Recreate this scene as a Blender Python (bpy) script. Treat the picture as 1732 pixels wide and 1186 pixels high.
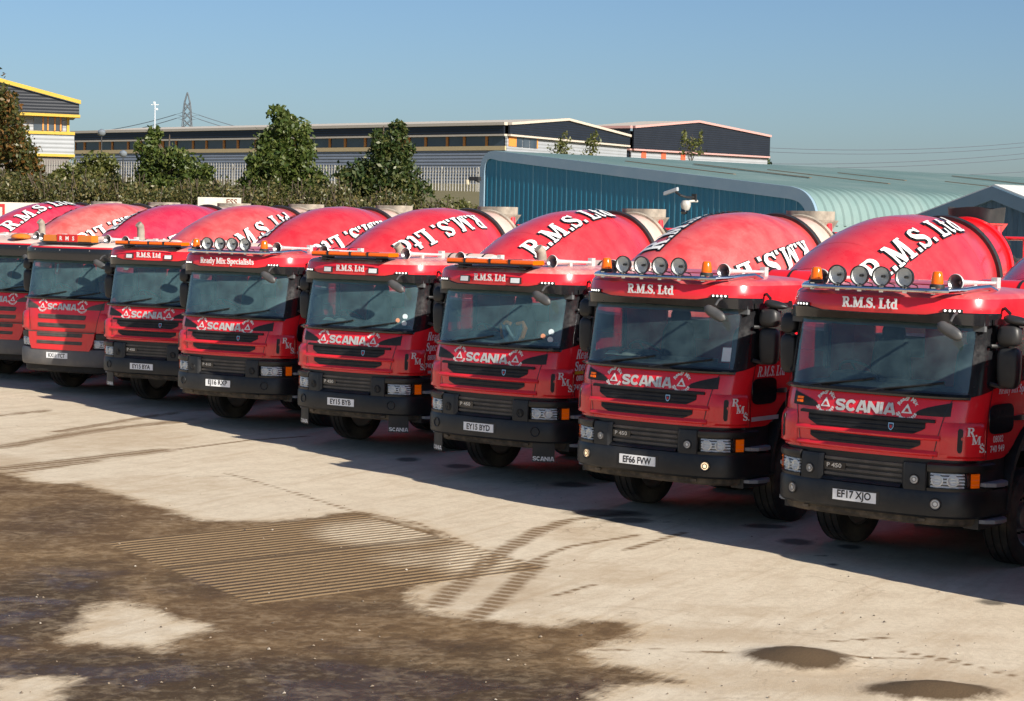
import bpy, math, random
import numpy as np
from math import sin, cos, radians, pi, sqrt, atan2
from mathutils import Vector, Matrix
random.seed(7); rng = np.random.default_rng(11)
for o in list(bpy.data.objects): bpy.data.objects.remove(o)
C = bpy.context.scene.collection
SC = bpy.context.scene

# ------------------------------------------------------------------ camera, sky, sun, exposure
cam = bpy.data.cameras.new('camera'); cam.sensor_width = 36.0; cam.lens = 3395.4/1732*36
cam.clip_start = .1; cam.clip_end = 5000
co = bpy.data.objects.new('camera', cam); C.objects.link(co)
co.matrix_world = (Matrix.Translation((0, 0, 3.588)) @ Matrix.Rotation(pi/2-.0658, 4, 'X') @ Matrix.Rotation(.0208, 4, 'Z'))
SC.camera = co
SUN_EL = radians(28); SUN_DIR = Vector((.627*cos(SUN_EL), -.779*cos(SUN_EL), sin(SUN_EL)))     # towards the sun
W = bpy.data.worlds.new('World'); SC.world = W; W.use_nodes = True
nt = W.node_tree; nt.nodes.clear()
sky = nt.nodes.new('ShaderNodeTexSky'); sky.sky_type = 'NISHITA'; sky.sun_disc = False
sky.sun_elevation = SUN_EL; sky.sun_rotation = atan2(SUN_DIR.x, SUN_DIR.y)
sky.altitude = 500; sky.air_density = 0.95; sky.dust_density = 1.6; sky.ozone_density = 5.4
bg = nt.nodes.new('ShaderNodeBackground'); bg.inputs['Strength'].default_value = .066
wo = nt.nodes.new('ShaderNodeOutputWorld')
nt.links.new(sky.outputs[0], bg.inputs['Color']); nt.links.new(bg.outputs[0], wo.inputs['Surface'])
sl = bpy.data.lights.new('sun', 'SUN'); sl.energy = 5.0; sl.angle = radians(.53); sl.color = (1, .93, .82)
so = bpy.data.objects.new('sun', sl); C.objects.link(so)
so.rotation_euler = SUN_DIR.to_track_quat('Z', 'Y').to_euler(); so.location = SUN_DIR*50
SC.view_settings.view_transform = 'Standard'; SC.view_settings.look = 'None'
SC.view_settings.exposure = 0.67; SC.view_settings.gamma = 1
SC.render.engine = 'CYCLES'
SC.cycles.max_bounces = 7; SC.cycles.transparent_max_bounces = 12; SC.cycles.use_denoising = True
SC.cycles.caustics_reflective = False; SC.cycles.caustics_refractive = False

# ------------------------------------------------------------------ materials
def new_mat(name):
    m = bpy.data.materials.new(name); m.use_nodes = True
    return m, m.node_tree, m.node_tree.nodes['Principled BSDF']
def N(t, kind, **kw):
    n = t.nodes.new(kind)
    for k, v in kw.items(): setattr(n, k, v)
    return n
def noise(t, scale, detail=4, rough=.55, vec=None, dist=0.0):
    n = N(t, 'ShaderNodeTexNoise'); n.inputs['Scale'].default_value = scale
    n.inputs['Detail'].default_value = detail; n.inputs['Roughness'].default_value = rough; n.inputs['Distortion'].default_value = dist
    if vec is not None: t.links.new(vec, n.inputs['Vector'])
    return n.outputs['Fac']
def ramp(t, fac, p0, c0, p1, c1):
    r = N(t, 'ShaderNodeValToRGB'); e = r.color_ramp.elements
    c = lambda x: (x, x, x, 1) if not hasattr(x, '__len__') else (*x[:3], 1)
    e[0].position, e[0].color = p0, c(c0); e[1].position, e[1].color = p1, c(c1)
    t.links.new(fac, r.inputs[0]); return r.outputs[0]
def mixc(t, fac, a, b, mode='MIX'):
    m = N(t, 'ShaderNodeMix', data_type='RGBA', blend_type=mode)
    for s, x in ((m.inputs[0], fac), (m.inputs[6], a), (m.inputs[7], b)):
        if hasattr(x, 'is_linked'): t.links.new(x, s)
        elif hasattr(x, '__len__'): s.default_value = (*x[:3], 1)
        else: s.default_value = x
    return m.outputs[2]
def math_(t, op, a, b=None, clamp=False):
    m = N(t, 'ShaderNodeMath', operation=op, use_clamp=clamp)
    for s, x in ((m.inputs[0], a), (m.inputs[1], b)):
        if x is None: continue
        if hasattr(x, 'is_linked'): t.links.new(x, s)
        else: s.default_value = x
    return m.outputs[0]
def objvec(t): return N(t, 'ShaderNodeTexCoord').outputs['Object']
def bump(t, h, strength, dist, bsdf):
    b = N(t, 'ShaderNodeBump'); b.inputs['Strength'].default_value = strength; b.inputs['Distance'].default_value = dist
    t.links.new(h, b.inputs['Height']); t.links.new(b.outputs[0], bsdf.inputs['Normal'])
def simple(name, col, rough=.5, metal=0, dust=None, coat=0, scale=6, amt=.5, bmp=0):
    m, t, b = new_mat(name); v = objvec(t)
    b.inputs['Roughness'].default_value = rough; b.inputs['Metallic'].default_value = metal
    b.inputs['Coat Weight'].default_value = coat; b.inputs['Coat Roughness'].default_value = .08
    n = noise(t, scale, 6, .62, v)
    if dust is None: dust = tuple(min(1, c*1.45+.008) for c in col)
    f = ramp(t, n, .42, 0, .78, amt)
    t.links.new(mixc(t, f, col, dust), b.inputs['Base Color'])
    n2 = noise(t, scale*3.1, 4, .6, v)
    r = math_(t, 'MULTIPLY_ADD', n2, .3); r.node.inputs[2].default_value = rough-.15
    t.links.new(r, b.inputs['Roughness'])
    if bmp: bump(t, n2, bmp, .004, b)
    return m
def paint(name, col, dusty, amt=.45, rough=.22):
    """vehicle paint: glossy coat with streaky dried dust that dulls it"""
    m, t, b = new_mat(name); v = objvec(t)
    mp = N(t, 'ShaderNodeMapping'); mp.inputs['Scale'].default_value = (1, 1, .45); t.links.new(v, mp.inputs[0])
    a = noise(t, 2.2, 7, .62, mp.outputs[0], .4); c = noise(t, 34, 4, .7, v)
    k = math_(t, 'MULTIPLY', ramp(t, a, .34, .12, .74, 1), ramp(t, c, .28, .55, .7, 1))
    f = math_(t, 'MULTIPLY', k, amt)
    t.links.new(mixc(t, f, col, dusty), b.inputs['Base Color'])
    rr = math_(t, 'MULTIPLY_ADD', f, .5); rr.node.inputs[2].default_value = rough
    t.links.new(rr, b.inputs['Roughness'])
    sp = ramp(t, noise(t, 58, 3, .6, v), .66, 0, .72, 1); sp2 = math_(t, 'MULTIPLY', sp, ramp(t, noise(t, 1.3, 3, .5, v), .45, 0, .7, .75))
    b0 = b.inputs['Base Color'].links[0].from_socket; t.links.new(mixc(t, math_(t, 'MULTIPLY', sp2, min(1, amt*1.6)), b0, (.70, .60, .54)), b.inputs['Base Color'])
    b.inputs['Coat Weight'].default_value = .6
    cr = math_(t, 'MULTIPLY_ADD', f, .5); cr.node.inputs[2].default_value = .06; t.links.new(cr, b.inputs['Coat Roughness'])
    bump(t, noise(t, 1.7, 2, .5, v), .06, .03, b)
    return m
def glass(name, tint, rough=.0, refl=1.0, film=(.42, .46, .44), f0=.035, f1=.13):
    m = bpy.data.materials.new(name); m.use_nodes = True; t = m.node_tree; t.nodes.clear()
    tr = N(t, 'ShaderNodeBsdfTransparent'); tr.inputs[0].default_value = (*tint, 1)
    gl = N(t, 'ShaderNodeBsdfGlossy'); gl.inputs['Roughness'].default_value = rough; gl.inputs[0].default_value = (.92, .97, 1, 1)
    df = N(t, 'ShaderNodeBsdfDiffuse'); df.inputs[0].default_value = (*film, 1)
    fr = N(t, 'ShaderNodeFresnel'); fr.inputs[0].default_value = 1.75
    mx = N(t, 'ShaderNodeMixShader'); mx2 = N(t, 'ShaderNodeMixShader'); out = N(t, 'ShaderNodeOutputMaterial')
    d = ramp(t, noise(t, 3.2, 6, .65, objvec(t)),   .35, f0, .8, f1)      # film of dust on the pane
    t.links.new(d, mx2.inputs[0]); t.links.new(tr.outputs[0], mx2.inputs[1]); t.links.new(df.outputs[0], mx2.inputs[2])
    t.links.new(math_(t, 'MULTIPLY', fr.outputs[0], refl), mx.inputs[0]); t.links.new(mx2.outputs[0], mx.inputs[1]); t.links.new(gl.outputs[0], mx.inputs[2])
    t.links.new(mx.outputs[0], out.inputs['Surface'])
    return m
def emit(name, col, strength, base=None):
    m, t, b = new_mat(name)
    b.inputs['Base Color'].default_value = (*(base or col), 1); b.inputs['Roughness'].default_value = .15
    b.inputs['Emission Color'].default_value = (*col, 1); b.inputs['Emission Strength'].default_value = strength
    return m
M = {}
M['red'] = paint('red_cab_paint', (.80, .011, .022), (.74, .22, .19), .11)
M['drum_a'] = paint('red_drum_paint', (.58, .011, .022), (.66, .20, .19), .34, .24)
M['drum_b'] = paint('faded_red_drum_paint', (.60, .030, .034), (.70, .31, .28), .50, .28)
M['drum_c'] = paint('crimson_drum_paint', (.54, .007, .040), (.66, .22, .25), .34, .22)
M['drum_d'] = paint('dusty_salmon_drum_paint', (.60, .055, .045), (.72, .38, .33), .65, .34)
M['roof_dusty'] = paint('dusty_red_roof_paint', (.56, .03, .034), (.76, .62, .54), 1.0, .36)
M['cream'] = paint('cement_dusted_neck', (.60, .36, .31), (.66, .58, .48), .8, .5)
M['roof_light'] = paint('lightly_dusty_roof_paint', (.60, .016, .026), (.72, .36, .33), .5, .3)
M['roof_cream'] = simple('cement_dusted_roof', (.64, .44, .38), .6, dust=(.68, .58, .50), scale=2.5, amt=.9)
M['black'] = simple('black_plastic', (.014, .015, .017), .48, dust=(.060, .056, .050), scale=3, amt=.5, bmp=.08)
M['gloss_black'] = simple('gloss_black_trim', (.010, .010, .012), .22, coat=.5, amt=.25)
M['bumper'] = simple('dusty_bumper_plastic', (.010, .011, .013), .40, dust=(.075, .066, .054), scale=2.3, amt=.45, bmp=.06)
M['grey_plastic'] = simple('lit_grey_plastic', (.045, .047, .05), .5, dust=(.14,.13,.12), scale=5)  # front mirror shell greyed all over for the light on its top
M['under'] = simple('dark_underside', (.014, .013, .012), .8, dust=(.045, .038, .03))
M['under_dusty'] = simple('muddy_underside', (.045, .038, .030), .85, dust=(.24, .19, .135), scale=5, amt=.8, bmp=.4)
M['bumper_old'] = simple('dusty_sunlit_bumper_plastic', (.10, .10, .105), .5, dust=(.24, .21, .18), scale=2.3, amt=.6)  # grey carries both dust and the sun falling on it
M['grille'] = simple('grille_plastic', (.008, .008, .009), .6, dust=(.06, .052, .044), scale=4, amt=.4)
M['grille_old'] = simple('dusty_sunlit_grille_plastic', (.075, .068, .06), .6, dust=(.22, .19, .16), scale=4, amt=.6)  # paler than the plain grille: dust, plus sunlight put into the tone
M['chrome'] = simple('chrome', (.78, .79, .81), .14, 1, dust=(.6, .57, .52), amt=.5)
M['reflector'] = simple('lamp_reflector', (.86, .87, .86), .38, .22, dust=(.74,.73,.68), amt=.3)
M['bright'] = simple('bright_polished_steel', (.80, .80, .78), .3, .45, dust=(.62,.58,.5), amt=.5)
M['steel'] = simple('dull_steel', (.34, .34, .35), .38, .85, dust=(.34, .30, .25), amt=.6)
M['cement'] = simple('cement_crust', (.36, .31, .25), .88, dust=(.13, .11, .09), scale=4.5, amt=.95, bmp=.6)
M['rubber'] = simple('tyre_rubber', (.022, .020, .018), .8, dust=(.16, .128, .092), scale=2.2, amt=1, bmp=.25)
M['white'] = simple('white_lettering', (.82, .82, .80), .45, dust=(.62, .55, .5), amt=.3)
M['ink'] = simple('black_lettering', (.012, .012, .016), .4)
M['silver'] = simple('silver_lettering', (.62, .60, .56), .3, .3, amt=.3)
M['plate'] = simple('number_plate_white', (.93, .94, .95), .4, amt=.15, dust=(.72, .68, .6))
M['yellow'] = simple('yellow_tape', (.62, .38, .01), .5)
M['seat'] = simple('seat_fabric', (.022, .024, .03), .8)
M['dash'] = simple('dusty_dashboard', (.065, .070, .072), .65, dust=(.20, .20, .18), scale=5, amt=.8)
M['trim_in'] = simple('cab_lining', (.10, .105, .11), .8)
M['step'] = simple('grey_step', (.24, .25, .26), .6)
M['amber'] = emit('amber_lens', (.9, .16, .002), .10, (.80, .115, .002))
M['amber_dim'] = simple('amber_lens_unlit', (.62, .17, .012), .18, coat=.6, amt=.3, dust=(.5, .25, .1))
M['lampglow'] = emit('lit_lamp', (1, .66, .34), 1.1, (.9, .85, .7))
M['led'] = emit('marker_leds', (1, .97, .9), 1.4, (.9, .9, .85))
M['lens'] = glass('lamp_glass', (.97, .98, .98), .02, .35, (.6,.6,.58), .0, .05)
M['windscreen'] = glass('windscreen_glass', (.66, .82, .84), 0, .75, (.30, .50, .54), .045, .17)
M['windscreen_dust_sunlit'] = glass('dusty_sunlit_windscreen_glass', (.62, .82, .84), 0, .8, (.26, .47, .50), .13, .30)  # heavier dust film; its teal veil also paints in sun on the glass
M['window'] = glass('side_window_glass', (.50, .58, .58), 0, .8)
M['darkglass'] = simple('dark_glass', (.008, .010, .012), .08, coat=.6, amt=.1)
M['sticker'] = simple('sticker_paper', (.55, .62, .66), .6)
M['sticker_o'] = simple('orange_sticker_paper', (.62, .27, .16), .6)
M['hiviz_o'] = simple('orange_hi_vis_cloth', (.95, .22, .03), .7)
M['hiviz_y'] = simple('yellow_hi_vis_cloth', (.62, .85, .05), .7)
M['grey_tape'] = simple('reflective_tape', (.5, .52, .53), .4)
M['navy'] = simple('navy_fabric', (.02, .05, .12), .8)
M['red_mark'] = simple('red_badge', (.55, .02, .02), .4)
M['blue_mark'] = simple('dark_badge', (.03, .035, .07), .4)

# ------------------------------------------------------------------ mesh building
class MB:
    def __init__(s): s.v = []; s.f = []; s.m = []
    def add(s, vs, fs, mat=0):
        k = len(s.v); s.v += [tuple(map(float, p)) for p in vs]
        s.f += [tuple(i+k for i in f) for f in fs]; s.m += [mat]*len(fs)
    def box(s, x0, x1, y0, y1, z0, z1, mat=0):
        s.add([(x0,y0,z0),(x1,y0,z0),(x1,y1,z0),(x0,y1,z0),(x0,y0,z1),(x1,y0,z1),(x1,y1,z1),(x0,y1,z1)],
              [(0,3,2,1),(4,5,6,7),(0,1,5,4),(1,2,6,5),(2,3,7,6),(3,0,4,7)], mat)
    def grid(s, fn, us, vs, mat=0, flip=False):
        n, m = len(us), len(vs)
        P = [fn(u, v) for u in us for v in vs]
        F = [(i*m+j, (i+1)*m+j, (i+1)*m+j+1, i*m+j+1) for i in range(n-1) for j in range(m-1)]
        if flip: F = [f[::-1] for f in F]
        s.add(P, F, mat)
    def loft(s, rings, mat=0, caps=True, close=True):
        n = len(rings[0]); P = [p for r in rings for p in r]; F = []
        for i in range(len(rings)-1):
            for j in range(n if close else n-1):
                k = (j+1) % n; F.append((i*n+j, i*n+k, (i+1)*n+k, (i+1)*n+j))
        if caps: F += [tuple(range(n))[::-1], tuple((len(rings)-1)*n+j for j in range(n))]
        s.add(P, F, mat)
    def tube(s, pts, r, n=8, mat=0, caps=True):
        pts = [Vector(p) for p in pts]; rs = r if hasattr(r, '__len__') else [r]*len(pts); rings = []; ref = None
        for i, p in enumerate(pts):
            d = (pts[min(i+1, len(pts)-1)]-pts[max(i-1, 0)]).normalized()
            if ref is None: ref = Vector((0, 0, 1)) if abs(d.z) < .9 else Vector((1, 0, 0))
            a = d.cross(ref).normalized(); b = a.cross(d); ref = b
            rings.append([p+(a*cos(2*pi*k/n)+b*sin(2*pi*k/n))*rs[i] for k in range(n)])
        s.loft(rings, mat, caps)
    def lathe(s, prof, o, ax, n=24, mat=0, caps=True):
        """prof: (distance along ax, radius)"""
        o = Vector(o); ax = Vector(ax).normalized(); a = ax.orthogonal().normalized(); b = ax.cross(a)
        s.loft([[o+ax*d+(a*cos(2*pi*k/n)+b*sin(2*pi*k/n))*r for k in range(n)] for d, r in prof], mat, caps)
    def prism(s, poly, fn, d0, d1, mat=0):
        """extrude a 2-D polygon: fn(x, y, depth)"""
        s.loft([[fn(x, y, d0) for x, y in poly], [fn(x, y, d1) for x, y in poly]], mat)
    def flat(s, tris, fn, mat=0):
        v, f = tris; s.add([fn(x, y) for x, y in v], f, mat)
    def mesh(s, name, mats, smooth=35):
        me = bpy.data.meshes.new(name); me.from_pydata(s.v, [], s.f); me.validate()
        for m in mats: me.materials.append(m)
        if len(mats) > 1: me.polygons.foreach_set('material_index', s.m[:len(me.polygons)])
        import bmesh
        bm = bmesh.new(); bm.from_mesh(me); bmesh.ops.recalc_face_normals(bm, faces=bm.faces); bm.to_mesh(me); bm.free()
        if smooth:
            me.polygons.foreach_set('use_smooth', [True]*len(me.polygons)); me.set_sharp_from_angle(angle=radians(smooth))
        me.update(); return me
CACHE = {}
def part(parent, name, key, fn, mats, smooth=35, bevel=0, label=None):
    """link one mesh object; objects with the same key share their mesh"""
    if key not in CACHE:
        mb = MB(); fn(mb); CACHE[key] = mb.mesh(name, mats, smooth)
    o = bpy.data.objects.new(name, CACHE[key]); C.objects.link(o)
    if parent: o.parent = parent
    if bevel:
        b = o.modifiers.new('bevel', 'BEVEL'); b.width = bevel; b.segments = 2; b.limit_method = 'ANGLE'; b.angle_limit = radians(40); b.harden_normals = False
    if label: o['label'] = label
    return o
def thing(name, label, cat, loc=(0,0,0), rz=0, group=None, kind=None):
    o = bpy.data.objects.new(name, None); C.objects.link(o); o.location = loc; o.rotation_euler = (0, 0, rz); o.empty_display_size = .3
    o['label'] = label; o['category'] = cat
    if group: o['group'] = group
    if kind: o['kind'] = kind
    return o
def single(name, fn, mats, label=None, cat=None, group=None, kind=None, smooth=35, key=None):
    o = part(None, name, key or object(), fn, mats, smooth)
    if label: o['label'] = label
    if cat: o['category'] = cat
    if group: o['group'] = group
    if kind: o['kind'] = kind
    return o

# ------------------------------------------------------------------ lettering: built-in sans, and a drawn slab serif
FONT = {}
def sans(text, size=1.0, bold=0.0, xs=1.0, center=True):
    key = (text, bold)
    if key not in FONT:
        cu = bpy.data.curves.new('t', 'FONT'); cu.body = text; cu.offset = bold; cu.resolution_u = 3
        ob = bpy.data.objects.new('t', cu); C.objects.link(ob)
        me = bpy.data.meshes.new_from_object(ob.evaluated_get(bpy.context.evaluated_depsgraph_get()))
        FONT[key] = ([tuple(v.co[:2]) for v in me.vertices], [tuple(p.vertices) for p in me.polygons])
        bpy.data.objects.remove(ob); bpy.data.curves.remove(cu); bpy.data.meshes.remove(me)
    v, f = FONT[key]
    x0 = min(p[0] for p in v); x1 = max(p[0] for p in v); y0 = min(p[1] for p in v); y1 = max(p[1] for p in v)
    cx = (x0+x1)/2 if center else x0; cy = (y0+y1)/2
    return [((x-cx)*size*xs, (y-cy)*size) for x, y in v], f, (x1-x0)*size*xs
def arc(cx, cy, rx, ry, a0, a1, n=9):
    return [(cx+rx*cos(radians(a0+(a1-a0)*i/(n-1))), cy+ry*sin(radians(a0+(a1-a0)*i/(n-1)))) for i in range(n)]
def wl(a, b, n): return [a+(b-a)*sin(pi*i/(n-1)) for i in range(n)]
S_PTS = [(.61,.74),(.53,.90),(.36,.955),(.17,.88),(.12,.72),(.22,.59),(.42,.50),(.59,.40),(.64,.25),(.55,.10),(.36,.045),(.17,.11),(.09,.27)]
S_W = [.07,.11,.11,.16,.22,.24,.25,.24,.22,.16,.11,.11,.07]
def sscale(p, k): return [(x*k, y*k) for x, y in p]
GL = {  # glyph: advance, [(points, widths)]
 'R': (.92, [([(.2,0),(.2,1)],.23),([(0,.04),(.42,.04)],.085),([(0,.96),(.3,.96)],.085),([(.2,.95),(.42,.95)]+arc(.46,.735,.21,.215,90,-90)+[(.4,.52),(.2,.52)],[.1,.1]+wl(.1,.22,9)+[.1,.1]),([(.44,.5),(.6,.28),(.72,.06)],.21),([(.58,.04),(.92,.04)],.085)]),
 'M': (1.2, [([(.15,0),(.15,1)],.12),([(.95,0),(.95,1)],.23),([(.17,.97),(.52,.06)],.22),([(.52,.06),(.88,.97)],.10),([(0,.04),(.32,.04)],.085),([(.74,.04),(1.16,.04)],.085),([(0,.96),(.2,.96)],.085),([(.9,.96),(1.16,.96)],.085)]),
 'S': (.76, [(S_PTS, S_W),([(.64,.70),(.64,.99)],.08),([(.07,.01),(.07,.32)],.08)]),
 'L': (.80, [([(.22,0),(.22,1)],.24),([(0,.045),(.7,.045)],.09),([(0,.96),(.46,.96)],.085),([(.69,0),(.69,.34)],.11)]),
 'P': (.80, [([(.2,0),(.2,1)],.23),([(0,.04),(.42,.04)],.085),([(0,.96),(.3,.96)],.085),([(.2,.95),(.42,.95)]+arc(.46,.71,.22,.24,90,-90)+[(.2,.47)],[.1,.1]+wl(.1,.22,9)+[.1])]),
 't': (.52, [([(.2,.92),(.2,.16),(.29,.06),(.45,.12)],[.18,.2,.15,.07]),([(.02,.64),(.44,.64)],.09)]),
 'd': (.80, [([(.55,0),(.55,1)],.2),([(.38,.96),(.55,.96)],.085),([(.55,.04),(.76,.04)],.085),(arc(.33,.33,.22,.29,20,340,14),[.08,.09,.1,.12,.16,.2,.22,.22,.2,.16,.12,.1,.09,.08])]),
 'e': (.62, [(arc(.31,.33,.22,.29,5,315,14),[.1,.1,.09,.1,.13,.17,.2,.21,.2,.16,.12,.1,.09,.07]),([(.16,.37),(.56,.37)],.08)]),
 'a': (.66, [([(.12,.5),(.2,.62),(.36,.62),(.46,.5),(.46,.04),(.62,.04)],[.12,.1,.1,.19,.19,.09]),(arc(.28,.18,.18,.15,30,330,10),[.08,.08,.1,.14,.17,.17,.14,.1,.08,.08])]),
 'y': (.68, [([(.14,.62),(.36,.04)],.19),([(.58,.62),(.36,.04),(.24,-.22),(.08,-.22)],[.08,.08,.09,.14]),([(0,.62),(.28,.62)],.08),([(.46,.62),(.7,.62)],.08)]),
 'i': (.38, [([(.19,0),(.19,.65)],.19),([(.03,.61),(.19,.61)],.08),([(.02,.04),(.37,.04)],.08),([(.1,.86),(.28,.86)],.17)]),
 'x': (.70, [([(.14,.63),(.54,.02)],.18),([(.56,.63),(.14,.02)],.08),([(0,.61),(.28,.61)],.08),([(.44,.61),(.68,.61)],.08),([(0,.04),(.26,.04)],.08),([(.4,.04),(.7,.04)],.08)]),
 'p': (.74, [([(.18,-.26),(.18,.65)],.19),([(.02,.61),(.18,.61)],.08),([(.02,-.24),(.36,-.24)],.08),(arc(.40,.33,.21,.29,160,-160,14),[.08,.09,.1,.12,.16,.2,.21,.21,.2,.16,.12,.1,.09,.08])]),
 'c': (.58, [(arc(.31,.33,.22,.29,35,320,12),[.16,.1,.09,.12,.16,.2,.21,.2,.16,.11,.09,.07])]),
 'l': (.38, [([(.19,0),(.19,1)],.19),([(.03,.96),(.19,.96)],.08),([(.02,.04),(.37,.04)],.08)]),
 's': (.52, [(sscale(S_PTS,.66), [w*.72 for w in S_W])]),
 '.': (.34, [([(.07,.09),(.25,.09)],.18)]), ' ': (.34, []),
 # heavy sans for the radiator name
 'nS': (1.0, [([(.86,.74),(.76,.885),(.48,.90),(.2,.86),(.14,.70),(.28,.57),(.5,.51),(.74,.44),(.87,.29),(.76,.13),(.5,.10),(.24,.115),(.13,.27)],[.20,.21,.2,.22,.24,.24,.22,.24,.24,.22,.2,.21,.2])]),
 'nC': (1.0, [(arc(.5,.5,.37,.39,38,322,16),.23)]),
 'nA': (1.05,[([(.12,0),(.46,1)],.25),([(.93,0),(.59,1)],.25),([(.3,.26),(.76,.26)],.17)]),
 'nN': (1.05,[([(.13,0),(.13,1)],.24),([(.92,0),(.92,1)],.24),([(.14,.93),(.91,.07)],.26)]),
 'nI': (.42, [([(.2,0),(.2,1)],.25)]),
}
def ribbon(pts, w, step=.12, grow=0.0):
    """quads along a stroke; grow widens it on every side"""
    n = len(pts); ws = list(w) if hasattr(w, '__len__') else [w]*n
    P = []; Wd = []
    for i in range(n-1):
        d = math.dist(pts[i], pts[i+1]); k = max(1, int(math.ceil(d/step)))
        for j in range(k):
            u = j/k; P.append((pts[i][0]+(pts[i+1][0]-pts[i][0])*u, pts[i][1]+(pts[i+1][1]-pts[i][1])*u)); Wd.append(ws[i]+(ws[i+1]-ws[i])*u)
    P.append(pts[-1]); Wd.append(ws[-1]); n = len(P)
    if grow:
        for a, b in ((0, 1), (n-1, n-2)):
            d = math.dist(P[a], P[b]) or 1; P[a] = (P[a][0]+(P[a][0]-P[b][0])/d*grow, P[a][1]+(P[a][1]-P[b][1])/d*grow)
    V = []
    for i in range(n):
        a = P[max(i-1, 0)]; b = P[min(i+1, n-1)]; d = math.dist(a, b) or 1
        nx, ny = -(b[1]-a[1])/d, (b[0]-a[0])/d; h = Wd[i]/2+grow
        V += [(P[i][0]+nx*h, P[i][1]+ny*h), (P[i][0], P[i][1]), (P[i][0]-nx*h, P[i][1]-ny*h)]
    F = []
    for i in range(n-1):
        k = 3*i; F += [(k, k+1, k+4, k+3), (k+1, k+2, k+5, k+4)]
    return V, F
def slab(mb, text, size, fn, mat=0, grow=0.0, glyphs=None, xs=1.0, lift=0.0, space=1.0):
    """lettering from strokes; fn(x, y, lift) maps to the surface; each stroke lies a hair above the last"""
    seq = glyphs or list(text)
    tot = sum(GL[g][0]*space for g in seq)*xs; x = -tot/2; k = 0
    for g in seq:
        adv, st = GL[g]
        for pts, w in st:
            V, F = ribbon(pts, w, grow=grow)
            mb.add([fn((x+p[0]*xs)*size, (p[1]-.5)*size, lift+k*.00025) for p in V], F, mat); k += 1
        x += adv*xs*space
    return tot*size

# ------------------------------------------------------------------ the mixer truck (x to its left side, y backward, z up; origin under the bumper)
PLAN0 = [(0,0),(.25,.004),(.5,.02),(.75,.055),(.92,.105),(1.04,.175),(1.13,.28),(1.185,.42),(1.205,.6),(1.212,.9),(1.215,1.3),(1.215,1.85)]
def catmull(P, k=8):
    out = []
    for i in range(len(P)-1):
        p0 = P[max(i-1, 0)]; p1 = P[i]; p2 = P[i+1]; p3 = P[min(i+2, len(P)-1)]
        for j in range(k):
            t = j/k; out.append(tuple(.5*((2*p1[q])+(-p0[q]+p2[q])*t+(2*p0[q]-5*p1[q]+4*p2[q]-p3[q])*t*t+(-p0[q]+3*p1[q]-3*p2[q]+p3[q])*t**3) for q in (0, 1)))
    return out+[P[-1]]
PL = np.array(catmull(PLAN0)); PT = np.concatenate([[0], np.cumsum(np.hypot(*np.diff(PL, axis=0).T))]); TMAX = PT[-1]
def plan(t):
    a = abs(t); s = 1 if t >= 0 else -1
    l = np.interp(a, PT, PL[:, 0]); b = np.interp(a, PT, PL[:, 1])
    l2, b2 = np.interp(a+.01, PT, PL[:, 0]), np.interp(a+.01, PT, PL[:, 1]); l1, b1 = np.interp(max(a-.01, 0), PT, PL[:, 0]), np.interp(max(a-.01, 0), PT, PL[:, 1])
    d = math.hypot(l2-l1, b2-b1) or 1
    return s*l, b, s*(b2-b1)/d, -(l2-l1)/d
def t_at_l(l): return float(np.interp(abs(l), PL[:, 0], PT))*(1 if l >= 0 else -1)
def t_at_b(b): return float(np.interp(b, PL[:, 1], PT))
def F(t, z, off=0.0, c=0.0):
    l, b, nl, nb = plan(t); k = max(0.0, 1-max(0, b-.25)/1.6)
    return (l+nl*off, min(b+c*k, 1.86)+nb*off, z)
CZ = [(0,0),(1.2,.03),(1.45,.03),(1.7,.06),(1.84,.10),(1.86,.12),(2.62,.27),(2.7,.14),(2.9,.17)]
def cz(z): return float(np.interp(z, [p[0] for p in CZ], [p[1] for p in CZ]))
def FC(t, z, off=0.0): return F(t, z, off, cz(z))
def lin(a, b, n): return [a+(b-a)*i/(n-1) for i in range(n)]
TS = lin(-TMAX, TMAX, 61)
def sym(*ts):
    return sorted(set([-t for t in ts]+list(ts)))
def belt(t):
    return float(np.interp(abs(t), [0, 1.02, 1.25, 1.5, 1.8, 3], [1.84, 1.845, 1.90, 1.975, 2.0, 2.0]))
def zlow(t):
    b = plan(t)[1]; return float(np.interp(b, [0, .8, .95, 1.1, 1.25, 1.45, 2], [1.215, 1.215, 1.30, 1.44, 1.54, 1.60, 1.62]))
def sweep(mb, prof, ts, c=0.0, mat=0):
    mb.loft([[F(t, z, off, c) for off, z in prof] for t in ts], mat)
def m_cab(mb):
    mb.grid(lambda t, v: FC(t, zlow(t)+(belt(t)-zlow(t))*v), TS, lin(0, 1, 9))
    # returns under the lower edge and behind the rear edge
    mb.grid(lambda t, v: (FC(t, zlow(t), -.10*v)[0], FC(t, zlow(t), -.10*v)[1], zlow(t)), TS, [0, 1])
    for s in (-1, 1):
        mb.grid(lambda z, y: (s*1.213, y, z), lin(2.0, 2.70, 4), lin(1.28, 1.86, 4))
        # raised corner deflector beside the front panel
        for (t0, t1, z0, z1, o) in ((.86, 1.36, 1.235, 1.60, .042),):
            def dfl(u, v): 
                e = min(1, 2.6*u)**1.6*min(1, 9*(1-u))*min(1, 16*v)*min(1, 4*(1-v)); return FC(s*(t0+(t1-t0)*u), z0+(z1-z0)*v, .003+o*sqrt(max(e, 0)))
            mb.grid(dfl, lin(0, 1, 15), lin(0, 1, 15))
    # lips under the two radiator slots
    for (w, z0, z1) in ((.86, 1.405, 1.462), (.84, 1.245, 1.302)):
        mb.grid(lambda t, v: FC(t, z0+(z1-z0)*v, .004+.020*sin(pi*min(1, v*1.15))), lin(-w, w, 25), lin(0, 1, 6))
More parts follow.
